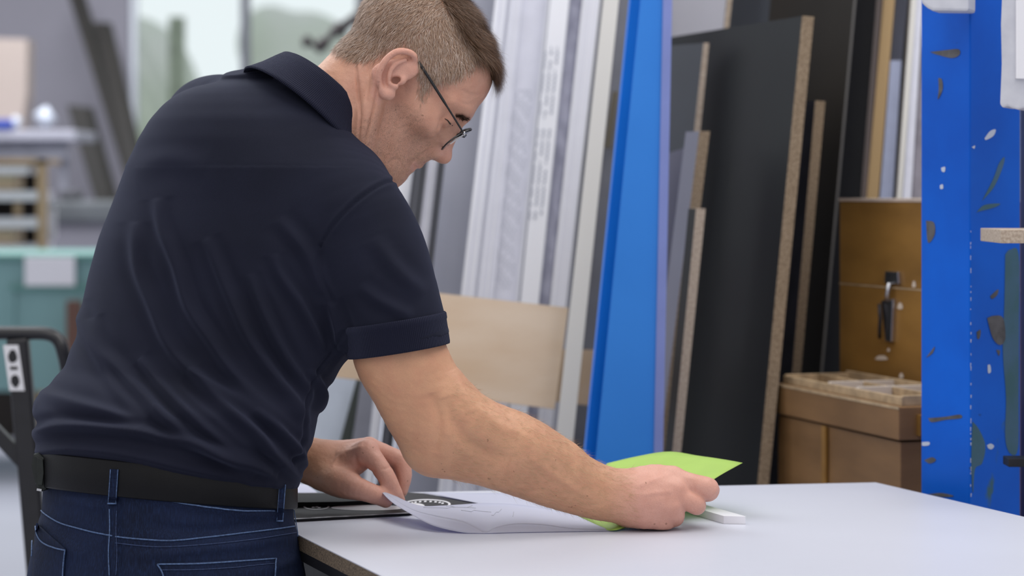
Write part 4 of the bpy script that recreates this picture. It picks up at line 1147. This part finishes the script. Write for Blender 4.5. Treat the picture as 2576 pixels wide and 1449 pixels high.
for a in (.40,.62): tr(a,a+.02,W-.03,zt,zt+.017,mb,.015)
mb.build('tray_divider', mat('pale_divider',(.62,.56,.50),rough=.5), tb)
mb = MB(); tr(.0,1.,.0012,zt-.004,zt+.0005,mb,-.0008); mb.build('worn_edge', palewood, tb)
mb = MB(); p = np.array([*A, 0.])+u_*L_*.41-e_*(-.004); c = [p, p+u_*.016, p+u_*.016-e_*.004, p-e_*.004]; mb.quadbox([x+[0,0,ST] for x in c]+[x+[0,0,zt-.056] for x in c]); mb.build('groove_strip', oldwood, tb)
mb = MB(); p = np.array([*B_, 0.])+e_*.03; c = [p, p+e_*.05, p+e_*.05-u_*(-.012), p-u_*(-.012)]; mb.quadbox([x+[0,0,zt-.045] for x in c]+[x+[0,0,zt-.012] for x in c]); mb.build('handle_block', oldwood, tb, bevel=.001)
bx_ = empty('wooden_box', (.64, 4.12, ST), 'tall varnished wooden box with a hanging metal hasp beside the blue post', 'box')
A2, B2 = (.5837,4.25), (.700,3.93)
zl = H-243*4.25/FP; zT = H-36*4.25/FP
mb = MB(); obox(mb, A2, B2, E, .2, ST, zl-.001); mb.build('box_body', oldwood, bx_, bevel=.0015)
mb = MB(); obox(mb, A2, B2, E, .2, zl+.0012, zT); mb.build('box_lid', oldwood, bx_, bevel=.0015)
mb = MB(); obox(mb, A2, B2, E, .2, zl-.0012, zl+.0012, -.0006); mb.build('lid_seam', palewood, bx_)
mb = MB(); obox(mb, A2, B2, E, .2, zT, zT+.005, -.001); mb.build('top_edge', mat('pale_top_edge',(.55,.44,.36),rough=.6,noise=.2), bx_)
u2 = np.array([B2[0]-A2[0], B2[1]-A2[1], 0.]); l2 = np.linalg.norm(u2); u2 /= l2
n2 = -np.array([*E, 0.])
def onbox(px, py, off=.0):
    # point of the box's long face seen at that pixel
    rx = (px-1288)/FP; M = np.array([[rx, -u2[0]], [1., -u2[1]]]); t, s = np.linalg.solve(M, np.array([A2[0], A2[1]]))
    return np.array([t*rx, t, H-(py-HY)*t/FP])+n2*off
hasp = empty('hasp', (0,0,0)); hasp.parent = bx_; hasp.matrix_parent_inverse = Matrix.Translation(bx_.location).inverted()
mb = MB(); mb.quadbox([onbox(x, y, .0) for x, y in ((2232,712),(2268,714),(2266,684),(2234,682))]+[onbox(x, y, .006) for x, y in ((2232,712),(2268,714),(2266,684),(2234,682))]); mb.build('staple_plate', steel, hasp, bevel=.001)
mb = MB(); mb.tube([onbox(2248,712,.008), onbox(2246,740,.010), onbox(2242,756,.008)], .004, 8); mb.build('link', steel, hasp, True)
mb = MB(); mb.quadbox([onbox(x, y, .0) for x, y in ((2236,858),(2251,860),(2255,752),(2225,756))]+[onbox(x, y, .007) for x, y in ((2236,858),(2251,860),(2255,752),(2225,756))]); mb.build('hasp_plate', steel, hasp, bevel=.001)
mb = MB(); mb.tube([onbox(2228,765,.012), onbox(2233,800,.014), onbox(2230,835,.013), onbox(2226,850,.010)], .003, 8); mb.build('locking_pin', steel_dark, hasp, True)
stain = mat('pale_spots', (.62,.52,.42), rough=.6)
for x, y, a, b in ((2218,900,14,7),(2265,770,6,10),(2300,715,4,10),(2268,945,5,8),(2236,880,3,5)):
    mb = MB(); mb.prism([onbox(x+a*math.cos(t)*(1+.25*math.sin(3*t)), y+b*math.sin(t)*(1+.2*math.cos(2*t)), .0004) for t in np.linspace(0, 2*math.pi, 20, endpoint=False)], n2*.0004); mb.build('paint_drip', stain, bx_)

# ---- blue post
def post_mat():
    m = mat('blue_paint', (.001,.115,.62), rough=.42, col2=(.001,.085,.50), nscale=5, spec=.2, bump=.12, bscale=60)
    nt, b = nodes(m); base = b.inputs['Base Color'].links[0].from_socket
    t = nt.nodes.new('ShaderNodeTexCoord')
    def msk(scale, lo, hi, st=(1,1,1), det=6, off=0):
        mp = nt.nodes.new('ShaderNodeMapping'); mp.inputs['Scale'].default_value = st; mp.inputs['Location'].default_value = (off, off, off)
        n = nt.nodes.new('ShaderNodeTexNoise'); n.inputs['Scale'].default_value = scale; n.inputs['Detail'].default_value = det
        nt.links.new(t.outputs['Object'], mp.inputs['Vector']); nt.links.new(mp.outputs[0], n.inputs['Vector'])
        r = nt.nodes.new('ShaderNodeMapRange'); r.inputs[1].default_value = lo; r.inputs[2].default_value = hi; nt.links.new(n.outputs['Fac'], r.inputs[0]); return r.outputs[0]
    c = mixcol(nt, msk(16, .72, .75, (1,1,1.6)), base, (.012,.030,.075))
    c = mixcol(nt, msk(34, .79, .81, (1,1,.6), 4, 3.1), c, (.35,.42,.50))
    c = mixcol(nt, msk(9, .70, .74, (1.5,1.5,.7), 8, 7.7), c, (.045,.12,.16))
    nt.links.new(c, b.inputs['Base Color']); return m
pmb = post_mat()
pL = P(2317,900,3.56); pN = P(2440,900,3.47); pR = P(2567,900,3.545); pB = pL+pR-pN
post = empty('rack_post', (float(pN[0]), float(pN[1])+.05, 0), 'chipped bright blue steel post of the storage rack at the right', 'post')
mb = MB(); q = [np.array([p[0], p[1], 0]) for p in (pL, pN, pR, pB)]
mb.quadbox([p+[0,0,.006] for p in q]+[p+[0,0,2.4] for p in q]); mb.build('upright', pmb, post, bevel=.0025)
cc = sum(q)/4; mb = MB(); mb.box((cc[0]-.09,cc[1]-.09,0), (cc[0]+.09,cc[1]+.09,.006)); mb.build('foot_plate', pmb, post)
rt = (q[2]-q[1])/np.linalg.norm(q[2]-q[1]); nr_ = np.array([rt[1], -rt[0], 0]); lt = (q[1]-q[0])/np.linalg.norm(q[1]-q[0]); nl_ = np.array([lt[1], -lt[0], 0])
def onpost(px, py, right=True, off=.0004):
    p0, u, n = (q[1], rt, nr_) if right else (q[0], lt, nl_)
    rx = (px-1288)/FP; t, s = np.linalg.solve(np.array([[rx, -u[0]], [1., -u[1]]]), p0[:2]); return np.array([t*rx, t, H-(py-HY)*t/FP])+n*off
def blob(mb, pts, right, off=.0004):
    poly = spline([*pts, pts[0]], 5)[:-1]; a = [onpost(x, y, right, off) for x, y in poly]; mb.prism(a, np.array([0,0,0])+(nr_ if right else nl_)*.0002)
wornm = mat('worn_teal_paint', (.035,.105,.13), rough=.6, col2=(.05,.12,.21), nscale=14, detail=6)
def part_blob(name, m, pts, right, off=.0004):
    mb = MB(); blob(mb, pts, right, off); mb.build(name, m, post)
part_blob('worn_patch', wornm, [(2528,640),(2540,628),(2562,640),(2563,800),(2562,1000),(2560,1130),(2540,1140),(2528,1100),(2530,1000),(2522,880),(2526,760)], True)
part_blob('worn_patch', wornm, [(2446,1060),(2462,1080),(2478,1120),(2470,1165),(2452,1180),(2447,1240),(2443,1180),(2444,1110)], True)
part_blob('worn_patch', wornm, [(2470,505),(2500,470),(2522,420),(2526,395),(2512,412),(2498,450)], True)
part_blob('worn_patch', wornm, [(2455,535),(2475,516),(2515,512),(2500,522),(2462,532)], True)
chipm = mat('bare_chips', (.10,.095,.10), rough=.6, noise=.5, nscale=60)
part_blob('paint_chip', chipm, [(2482,800),(2500,794),(2522,800),(2528,850),(2515,868),(2496,850)], True, .0008)
for pts in ([(2340,131),(2380,126),(2412,124),(2414,138),(2395,146),(2360,138)], [(2361,196),(2370,200),(2372,225),(2360,250),(2362,225)], [(2330,900),(2345,880),(2352,872),(2347,888)],
            [(2335,1052),(2380,1048),(2415,1043),(2418,1052),(2380,1056),(2345,1062)], [(2325,1158),(2345,1150),(2355,1158),(2340,1166)], [(2330,555),(2350,560),(2352,590),(2335,610)], [(2335,1243),(2370,1240),(2400,1248),(2370,1250)]):
    part_blob('paint_chip', chipm, pts, False)
for pts in ([(2490,745),(2510,728),(2508,742),(2495,752)], [(2456,835),(2466,830),(2464,850),(2458,852)], [(2505,880),(2515,882),(2512,895)]): part_blob('paint_chip', chipm, pts, True)
palem = mat('pale_scratch', (.50,.55,.66), rough=.6)
for pts in ([(2476,348),(2490,330),(2504,326),(2498,342),(2480,352)], [(2484,918),(2490,918),(2492,935),(2485,938)], [(2482,1120),(2492,1116),(2500,1122),(2494,1130),(2486,1128)], [(2444,370),(2452,366),(2450,374)]): part_blob('pale_scratch', palem, pts, True)
for pts in ([(2365,466),(2372,464),(2373,474),(2366,475)], [(2320,1112),(2338,1112),(2337,1120),(2321,1121)], [(2368,422),(2378,420),(2377,432),(2370,431)]): part_blob('pale_scratch', palem, pts, False)
y = 560.
while y < 1255:
    y += random.uniform(8, 46); h = random.uniform(2.5, 12); x = 2440.6+random.uniform(-.2, .8); ww = random.uniform(1.2, 2.6)
    part_blob('pale_scratch', palem, [(x,y),(x+ww,y+h*.2),(x+ww*.6,y+h*.7),(x+ww*.8,y+h),(x+.1,y+h*1.1)], True)
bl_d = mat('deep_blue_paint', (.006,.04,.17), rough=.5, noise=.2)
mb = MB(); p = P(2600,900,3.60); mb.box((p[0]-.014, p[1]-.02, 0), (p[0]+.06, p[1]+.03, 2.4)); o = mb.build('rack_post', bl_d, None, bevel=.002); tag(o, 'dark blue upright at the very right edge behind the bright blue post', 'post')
# things on the post side
mb = MB(); a = P(2482,575,3.40); b = P(2482,608,3.40); mb.box((a[0],3.30,b[2]), (a[0]+.5,3.55-.105,a[2])); o = mb.build('shelf_board', chip_pale, None, bevel=.001); tag(o, 'raw chipboard shelf end sticking in at the right edge', 'shelf')
foam = mat('white_foam', (.62,.63,.68), rough=.6, col2=(.52,.53,.59), nscale=25, bump=.6, bscale=40)
pk_ = empty('foam_package', P(2560,200,3.38), 'white foam-wrapped package at the upper right edge before the post', 'package')
poly = [P(x, y, 3.36) for x, y in ((2522,-60),(2517,60),(2519,160),(2515,262),(2522,272),(2534,266),(2545,272),(2560,276),(2575,272),(2660,276),(2660,-60))]
mb = MB(); mb.prism(poly, (0.03,.07,0)); mb.build('foam_wrap', foam, pk_, bevel=.003)
poly = [P(x, y, 3.355) for x, y in ((2556,-60),(2556,198),(2660,200),(2660,-60))]
mb = MB(); mb.prism(poly, (.0,.01,0)); mb.build('white_label', mat('bright_white',(.82,.82,.86),rough=.5), pk_, bevel=.001)
mb = MB(); poly = [P(x, y, 3.42) for x, y in ((2314,-80),(2318,8),(2332,20),(2345,27),(2436,28),(2438,-80))]; mb.prism(poly, (.02,.05,0)); o = mb.build('foam_roll', foam, None, bevel=.004); tag(o, 'rounded white foam end hanging at the top of the blue post', 'foam')
mb = MB(); a = P(2530,1150,3.42); mb.box((a[0],3.40,a[2]-.012), (a[0]+.2,3.44,a[2])); o = mb.build('steel_bracket', steel_dark, None, bevel=.001); tag(o, 'short black steel bar at the right edge low on the blue post', 'bracket')
mb = MB(); c = P(2572,345,3.50); mb.tube([c+[-.001,.0,.022], c+[.006,0,0], c+[.002,0,-.03]], [.006,.012,.008], 10); 

# ================================================================== TROLLEY AT THE LEFT
tub = mat('black_tube', (.014,.014,.017), rough=.32, noise=.2, spec=.5)
TD = 4.4
tro = empty('trolley', P(40,1449,TD)*np.array([1,1,0]), 'black steel trolley frame with a pictogram sticker behind the man at the left', 'trolley')
lp_ = [(20,836),(30,930),(48,1100),(66,1300),(80,1449)]
mb = MB(); s = P(45,850,TD); e = P(97,1449,TD); e = e+(e-s)*((e[2]-.06)/(s[2]-e[2])); mb.bar(s, e, .040, .030, up=(0,1,0)); mb.build('upright', tub, tro, bevel=.006)
mb = MB(); mb.tube(spline([P(-260,838,TD), P(-60,838,TD), P(60,838,TD), P(118,840,TD), P(146,855,TD), P(160,890,TD), P(172,960,TD+.02), P(200,1200,TD+.05), P(230,1500,TD+.05)], 6), .0125, 14); mb.build('handle_tube', tub, tro, True)
mb = MB(); mb.bar(P(-60,1035,TD), P(72,1175,TD), .026, .022, up=(0,1,0)); mb.build('diagonal_brace', tub, tro, bevel=.003)
mb = MB(); s2 = s+[-.45,0,0]; e2_ = e+[-.45,0,0]; mb.bar(s2, e2_, .040, .030, up=(0,1,0)); mb.build('upright', tub, tro, bevel=.006)
mb = MB(); mb.box((e[0]-.5,TD-.35,.10), (e[0]+.03,TD+.35,.13)); mb.build('deck', tub, tro, bevel=.004)
for dx in (-.42,-.04):
    for dy in (-.28,.28):
        mb = MB(); c = np.array([e[0]+dx, TD+dy, .05]); mb.tube([c-[.015,0,0], c+[.015,0,0]], .05, 20); mb.build('wheel', tub, tro, True)
mb = MB(); st = [P(x, y, TD-.0165) for x, y in ((8,868),(46,868),(62,983),(24,983))]; mb.prism(st, (0,-.0006,0)); stk = mb.build('sticker', mat('white_sticker',(.75,.75,.78),rough=.4), tro)
mb = MB()
def sym(pts): mb.prism([P(x, y, TD-.0175) for x, y in pts], (0,-.0005,0))
sym([(20,893),(27,880),(37,880),(43,893),(44,905),(36,912),(26,912),(21,904)]); sym([(25,922),(44,922),(45,930),(26,930)]); sym([(28,948),(38,942),(47,948),(50,962),(42,976),(34,972),(27,962)])
mb.build('pictogram', blackm, stk)

# ================================================================== FAR LEFT PART OF THE HALL
FW = 19.0
def FB(name, label, cat, x0, y0, x1, y1, d, th, m, bevel=0, group=None, parent=None):
    a = P(x0, y1, d); b = P(x1, y0, d); mb = MB(); mb.box((a[0], d, max(a[2], .002)), (b[0], d+th, b[2])); o = mb.build(name, m, parent, bevel=bevel)
    if label: tag(o, label, cat, group)
    return o
conc = mat('grey_plaster', (.19,.185,.215), rough=.85, noise=.12, nscale=.9)
wx = P(325,0,FW)[0]
mb = MB(); mb.box((-9,FW,0), (wx,FW+.3,6)); tag(mb.build('wall_left', conc), kind='structure')
mb = MB(); mb.box((wx,FW,0), (2.5,FW+.3,.35)); mb.box((wx,FW,4.2), (2.5,FW+.3,6)); tag(mb.build('wall_back', conc), kind='structure')
wf = mat('window_frame_grey', (.10,.105,.13), rough=.5, noise=.1)
win = empty('window_1', (wx, FW, 0)); tag(win, kind='structure')
mb = MB(); xm = P(614,0,FW)[0]; mb.box((xm-.035,FW+.05,.35), (xm+.035,FW+.15,4.2)); mb.build('mullion', wf, win)
mb = MB(); xm = P(905,0,FW)[0]; mb.box((xm-.035,FW+.05,.35), (xm+.035,FW+.15,4.2)); mb.build('mullion', wf, win)
mb = MB(); mb.box((wx,FW+.05,.35), (wx+.05,FW+.15,4.2)); mb.box((2.45,FW+.05,.35), (2.5,FW+.15,4.2)); mb.box((wx,FW+.05,.35), (2.5,FW+.15,.42)); mb.build('window_frame', mat('pale_frame',(.55,.58,.63),rough=.5), win)
gw = bpy.data.materials.new('window_glass'); gw.use_nodes = True; nt = gw.node_tree; nt.nodes.clear()
out = nt.nodes.new('ShaderNodeOutputMaterial'); tb_ = nt.nodes.new('ShaderNodeBsdfTransparent'); gb = nt.nodes.new('ShaderNodeBsdfGlossy'); gb.inputs['Roughness'].default_value = .02; mx = nt.nodes.new('ShaderNodeMixShader'); mx.inputs[0].default_value = .05
tb_.inputs[0].default_value = (.95,.97,.96,1)
nt.links.new(tb_.outputs[0], mx.inputs[1]); nt.links.new(gb.outputs[0], mx.inputs[2]); nt.links.new(mx.outputs[0], out.inputs[0])
mb = MB(); mb.box((wx+.05,FW+.09,.42), (2.45,FW+.1,4.2)); mb.build('pane', gw, win)
# floor, near wall
fm = mat('pale_concrete_floor', (.42,.43,.50), rough=.55, noise=.06, nscale=.8)
mb = MB(); mb.box((-9,-1.5,-.1), (9,FW,0)); tag(mb.build('floor', fm), kind='structure')
nw = mat('near_wall_grey', (.33,.335,.39), rough=.8, noise=.06, nscale=1.5)
mb = MB(); x0 = P(1010,0,5.6)[0]; mb.box((x0,5.6,0), (4.5,5.8,3.4)); tag(mb.build('wall_right', nw), kind='structure')
# outdoors
gr = mat('outdoor_ground', (.50,.56,.42), rough=.9, noise=.15, nscale=.3)
mb = MB(); mb.box((-40,FW+.3,-.3), (40,110,-.15)); tag(mb.build('ground', gr), kind='structure')
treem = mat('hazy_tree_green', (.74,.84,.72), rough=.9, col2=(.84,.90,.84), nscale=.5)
def tree(x, y, h, r, lab):
    vs = ell((x, y, h*.6), (r, r, h*.45)); bl_ = [('u', .3, vs)]
    rg = np.random.default_rng(int(abs(x)*10)+3)
    for k in range(7):
        t = rg.uniform(0, 6.28); bl_.append(('u', .3, ell((x+r*.6*math.cos(t), y+r*.6*math.sin(t), h*rg.uniform(.35,.9)), (r*.5,r*.5,h*.18))))
    v, f = mesh_sdf(bl_, (x-2*r, y-2*r, 0), (x+2*r, y+2*r, h*1.3), .22)
    t = empty('tree', (x, y, -.15), lab, 'tree', 'trees outside the window')
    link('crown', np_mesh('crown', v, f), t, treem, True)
    mb = MB(); mb.tube([(x,y,-.15),(x,y,h*.5)], .15, 8); mb.build('trunk', mat('grey_trunk',(.3,.3,.25),rough=.9), t, True)
for x, y, h, r, lab in ((-9.6,60,5.4,1.8,'pale hazy tree outside, leftmost in the window'), (-6.0,70,6.2,1.9,'pale hazy tree outside, beside the window mullion'), (-2.6,60,5.0,1.7,'pale hazy tree outside, between mullion and head')):
    tree(x, y, h, r, lab)
o = FB('garden_post', 'green-grey post standing outside behind the left window pane', 'post', 424, 42, 462, 812, 27, .15, mat('green_post',(.46,.55,.42),rough=.8,noise=.3,nscale=6))
# leaning beams
dbr = mat('dark_beam', (.008,.006,.004), rough=.7, noise=.4, nscale=4)
dbr2 = mat('beam_side', (.016,.012,.008), rough=.7, noise=.3, nscale=4)
def beam(t0, t1, b0_, b1_, dtop, dbot, lab, ztop=None):
    TL, TR, BL, BR = P(*t0, dtop), P(*t1, dtop), P(*b0_, dbot), P(*b1_, dbot)
    f = lambda a, b: b+(b-a)*((b[2]-.01)/(a[2]-b[2])); BL, BR = f(TL, BL), f(TR, BR)
    mb = MB(); th = np.array([.03,.14,0]); c = [BL, BR, TR, TL]; mb.quadbox(c+[p+th for p in c], 0)
    mb.mi[3] = 1
    o = mb.build('timber_beam', [dbr, dbr2]); tag(o, lab, 'beam', 'dark beams leaning on the grey wall')
    return o
beam((166,-30), (192,-30), (297,390), (322,390), 18.5, 17.4, 'longest dark beam, leaning beyond the top of the frame')
beam((236,56), (264,56), (312,390), (342,390), 18.2, 17.2, 'dark beam with its top end just left of the window')
beam((168,264), (216,270), (242,515), (285,515), 17.8, 17.4, 'shortest dark beam, its top level with the man\'s shoulder')
# bench, shelf rack, bin
tanbox = mat('beige_panel', (.36,.30,.27), rough=.8, noise=.05)
mb = MB(); pts = [P(x, y, 16.5) for x, y in ((-60,95),(68,98),(66,240),(52,330),(-60,330))]; mb.prism(pts, (0,.25,0)); o = mb.build('beige_board', tanbox); tag(o, 'beige board standing on the bench at the left edge', 'board')
lbr = mat('bench_white', (.36,.36,.42), rough=.5, noise=.1)
bench = empty('workbench', P(60,640,16.2)*np.array([1,1,0]), 'far grey bench with a pale top behind the wooden rack', 'workbench')
FB('bench_top', None, None, -160, 327, 190, 352, 16.0, .8, lbr, .01, parent=bench)
FB('apron', None, None, -150, 352, 170, 398, 16.1, .05, mat('bench_grey',(.25,.255,.30),rough=.6,noise=.3,nscale=5), parent=bench)
for x in (-140, 150): FB('leg', None, None, x, 398, x+18, 1010, 16.2, .06, mat('bench_grey',(0,0,0)), parent=bench)
o = FB('blue_cloth', 'small blue bundle on the bench below the beige panel', 'bundle', -30, 300, 30, 326, 15.98, .1, mat('royal_blue',(.02,.05,.30),rough=.7), .02)
mb = MB(); mb.tube([P(102,278,16.2), P(126,312,16.2)], .055, 12); o = mb.build('white_bottle', mat('white_plastic2',(.50,.54,.62),rough=.5), None, True); tag(o, 'tilted white cylinder on the far bench', 'bottle')
mb = MB(); mb.tube([P(30,306,16.1), P(48,314,16.1)], .045, 12); o = mb.build('white_bottle', mat('white_plastic2',(0,0,0)), None, True); tag(o, 'small white lump beside the blue bundle on the bench', 'bottle')
o = FB('machine_block', 'dark machine part on the floor behind the wooden rack', 'machine', 148, 478, 196, 504.8, 15.05, .2, mat('machine_dark',(.06,.06,.07),rough=.6), .02)
o2 = FB('machine', 'long grey-green machine bed behind the rack and the man', 'machine', 118, 505, 330, 560, 15.0, .4, mat('machine_grey',(.10,.11,.12),rough=.6,noise=.3,nscale=4), .03)
FB('machine_foot', None, None, 125, 560, 320, 1017, 15.05, .3, conc, parent=o2)
o.location.z -= 0
rk = empty('wooden_rack', P(50,640,12.6)*np.array([1,1,0]), 'pale wooden shelf rack with white shelves above the green bin', 'rack')
rw = mat('rack_pine', (.42,.29,.17), rough=.6, noise=.2, nscale=8)
RD = 12.6
FB('side_post', None, None, 92, 400, 114, 1128, RD, .06, rw, parent=rk)
FB('side_post', None, None, -130, 400, -112, 1128, RD, .06, rw, parent=rk)
FB('side_post', None, None, 35, 508, 52, 545, RD+.02, .04, rw, parent=rk)
FB('back_panel', None, None, -112, 402, 92, 1100, RD+.42, .02, mat('rack_dark',(.018,.013,.010),rough=.8), parent=rk)
FB('top_rail', None, None, -130, 398, 114, 412, RD, .42, rw, parent=rk)
shw = mat('rack_white_shelf', (.58,.57,.60), rough=.6)
for y0, y1 in ((418,438),(480,505),(548,574),(616,640),(690,712),(770,792)): FB('shelf', None, None, -112, y0, 94 if y0 > 440 else 70, y1, RD-.02, .42, shw, parent=rk)
for y0, y1 in ((440,478),(576,614)):
    o = FB('cardboard_box', 'cream box on the %s of the wooden rack' % ('upper shelf' if y0 < 500 else 'lower visible shelf'), 'box', -40, y0, 36, y1-.5, RD+.06, .25, mat('cream_box',(.62,.49,.33),rough=.7))
o = FB('white_board', 'pale white slat leaning beside the wooden rack', 'slat', 112, 525, 138, 600, 12.9, .04, shw); o.rotation_euler = (0,0,0)
bn = empty('green_bin', P(60,900,11.4)*np.array([1,1,0]), 'teal green container with a white label beside the trolley', 'container')
teal = mat('teal_steel', (.22,.40,.40), rough=.5, noise=.08, nscale=3)
teal2 = mat('teal_rim', (.13,.30,.27), rough=.5)
BD = 11.3
FB('container_body', None, None, -260, 652, 330, 985, BD, .9, teal, .01, parent=bn)
FB('rim', None, None, -266, 640, 336, 655, BD-.03, .96, teal2, .006, parent=bn)
FB('rib', None, None, 25, 718, 300, 732, BD-.025, .03, teal2, .004, parent=bn); FB('rib', None, None, 24, 718, 36, 985, BD-.02, .03, teal, .004, parent=bn)
FB('paper_label', None, None, 62, 646, 188, 719, BD-.045, .01, mat('label_white',(.86,.86,.90),rough=.5), .004, parent=bn)
FB('leg', None, None, -240, 985, -215, 1196, BD+.05, .1, teal2, parent=bn); FB('leg', None, None, 300, 985, 325, 1196, BD+.05, .1, teal2, parent=bn)
o = FB('wood_block', 'reddish brown wooden post end between the green bin and the man\'s back', 'block', 166, 757, 200, 1222, 11.15, .08, mat('red_brown',(.14,.07,.05),rough=.7))
# dark knobbly fitting in front of the window
mb = MB(); mb.tube(spline([P(760,104,13), P(778,106,13), P(796,116,13), P(815,108,13), P(838,84,13), P(862,70,13)], 4), list(.024+.012*np.sin(np.arange(21)*.75)+.0006*np.arange(21)), 10)
mb.tube([P(796,118,13), P(812,128,13)], .022, 8)
mb.tube([P(850,78,13), P(900,40,13), P(960,-60,13), P(990,-420,13)], .03, 8)
o = mb.build('hanging_hook', mat('dark_fitting',(.05,.04,.04),rough=.6), None, True); tag(o, 'dark knobbly hanging hook left of the back of the man\'s head', 'hook')

# ================================================================== LIGHT AND CAMERA
w = bpy.data.worlds.new('sky'); bpy.context.scene.world = w; w.use_nodes = True
wn = w.node_tree; bg = wn.nodes['Background']; bg.inputs[1].default_value = .62
tc = wn.nodes.new('ShaderNodeTexCoord'); sp = wn.nodes.new('ShaderNodeSeparateXYZ'); wn.links.new(tc.outputs['Generated'], sp.inputs[0])
v1 = wn.nodes.new('ShaderNodeMapRange'); v1.inputs[1].default_value = -.2; v1.inputs[2].default_value = .95; wn.links.new(sp.outputs[1], v1.inputs[0])
rp = wn.nodes.new('ShaderNodeValToRGB'); e_0, e_1 = rp.color_ramp.elements; e_0.position = 0; e_0.color = (.72,.72,.76,1); e_1.position = 1; e_1.color = (1.15,1.22,1.27,1)
m_ = rp.color_ramp.elements.new(.55); m_.color = (.58,.60,.67,1)
wn.links.new(v1.outputs[0], rp.inputs[0]); wn.links.new(rp.outputs[0], bg.inputs[0]); bg.inputs[1].default_value = .72
def area(loc_, aim, size, power, colr, sy=None):  # unseen overhead area lights without fixtures, added to light man, rack and hall
    l = bpy.data.lights.new('added_area_light', 'AREA'); l.energy = power; l.size = size; l.color = colr
    if sy: l.shape = 'RECTANGLE'; l.size_y = sy
    o = bpy.data.objects.new('added_area_light', l); C.objects.link(o); o.location = loc_
    d = Vector(aim)-Vector(loc_); o.rotation_euler = d.to_track_quat('-Z', 'Y').to_euler(); return o
area((-1.6,4.6,3.6), (-.1,3.1,1.1), 1.6, 44, (.95,.98,1.), 2.6)  # key from behind left, put in for a rim on the shoulders
area((.9,2.6,3.8), (.3,3.4,.9), 1.4, 30, (1.,.97,.93), 2.6)
area((-.9,.8,3.4), (-.2,3.1,1.1), 1.2, 20, (1.,.96,.92), 2.)
area((1.2,3.9,3.6), (.6,4.9,.8), 1.0, 26, (1.,.98,.96), 2.)
area((-3.2,14,4.6), (-3.2,15,0), 3, 360, (.95,.97,1.), 5)  # added to brighten the far part of the hall
cam = bpy.data.cameras.new('camera'); co = bpy.data.objects.new('camera', cam); C.objects.link(co); bpy.context.scene.camera = co
co.location = (0,0,H); co.rotation_euler = (math.pi/2,0,0)
cam.sensor_fit = 'HORIZONTAL'; cam.sensor_width = 36; cam.lens = 36*FP/2576
cam.shift_y = -(724.5-HY)/2576; cam.clip_start = .05; cam.clip_end = 300
cam.dof.use_dof = True; cam.dof.focus_distance = D0-.03; cam.dof.aperture_fstop = 4.2
sc = bpy.context.scene
sc.view_settings.view_transform = 'Standard'; sc.view_settings.look = 'None'; sc.view_settings.exposure = 0.22; sc.view_settings.gamma = 1
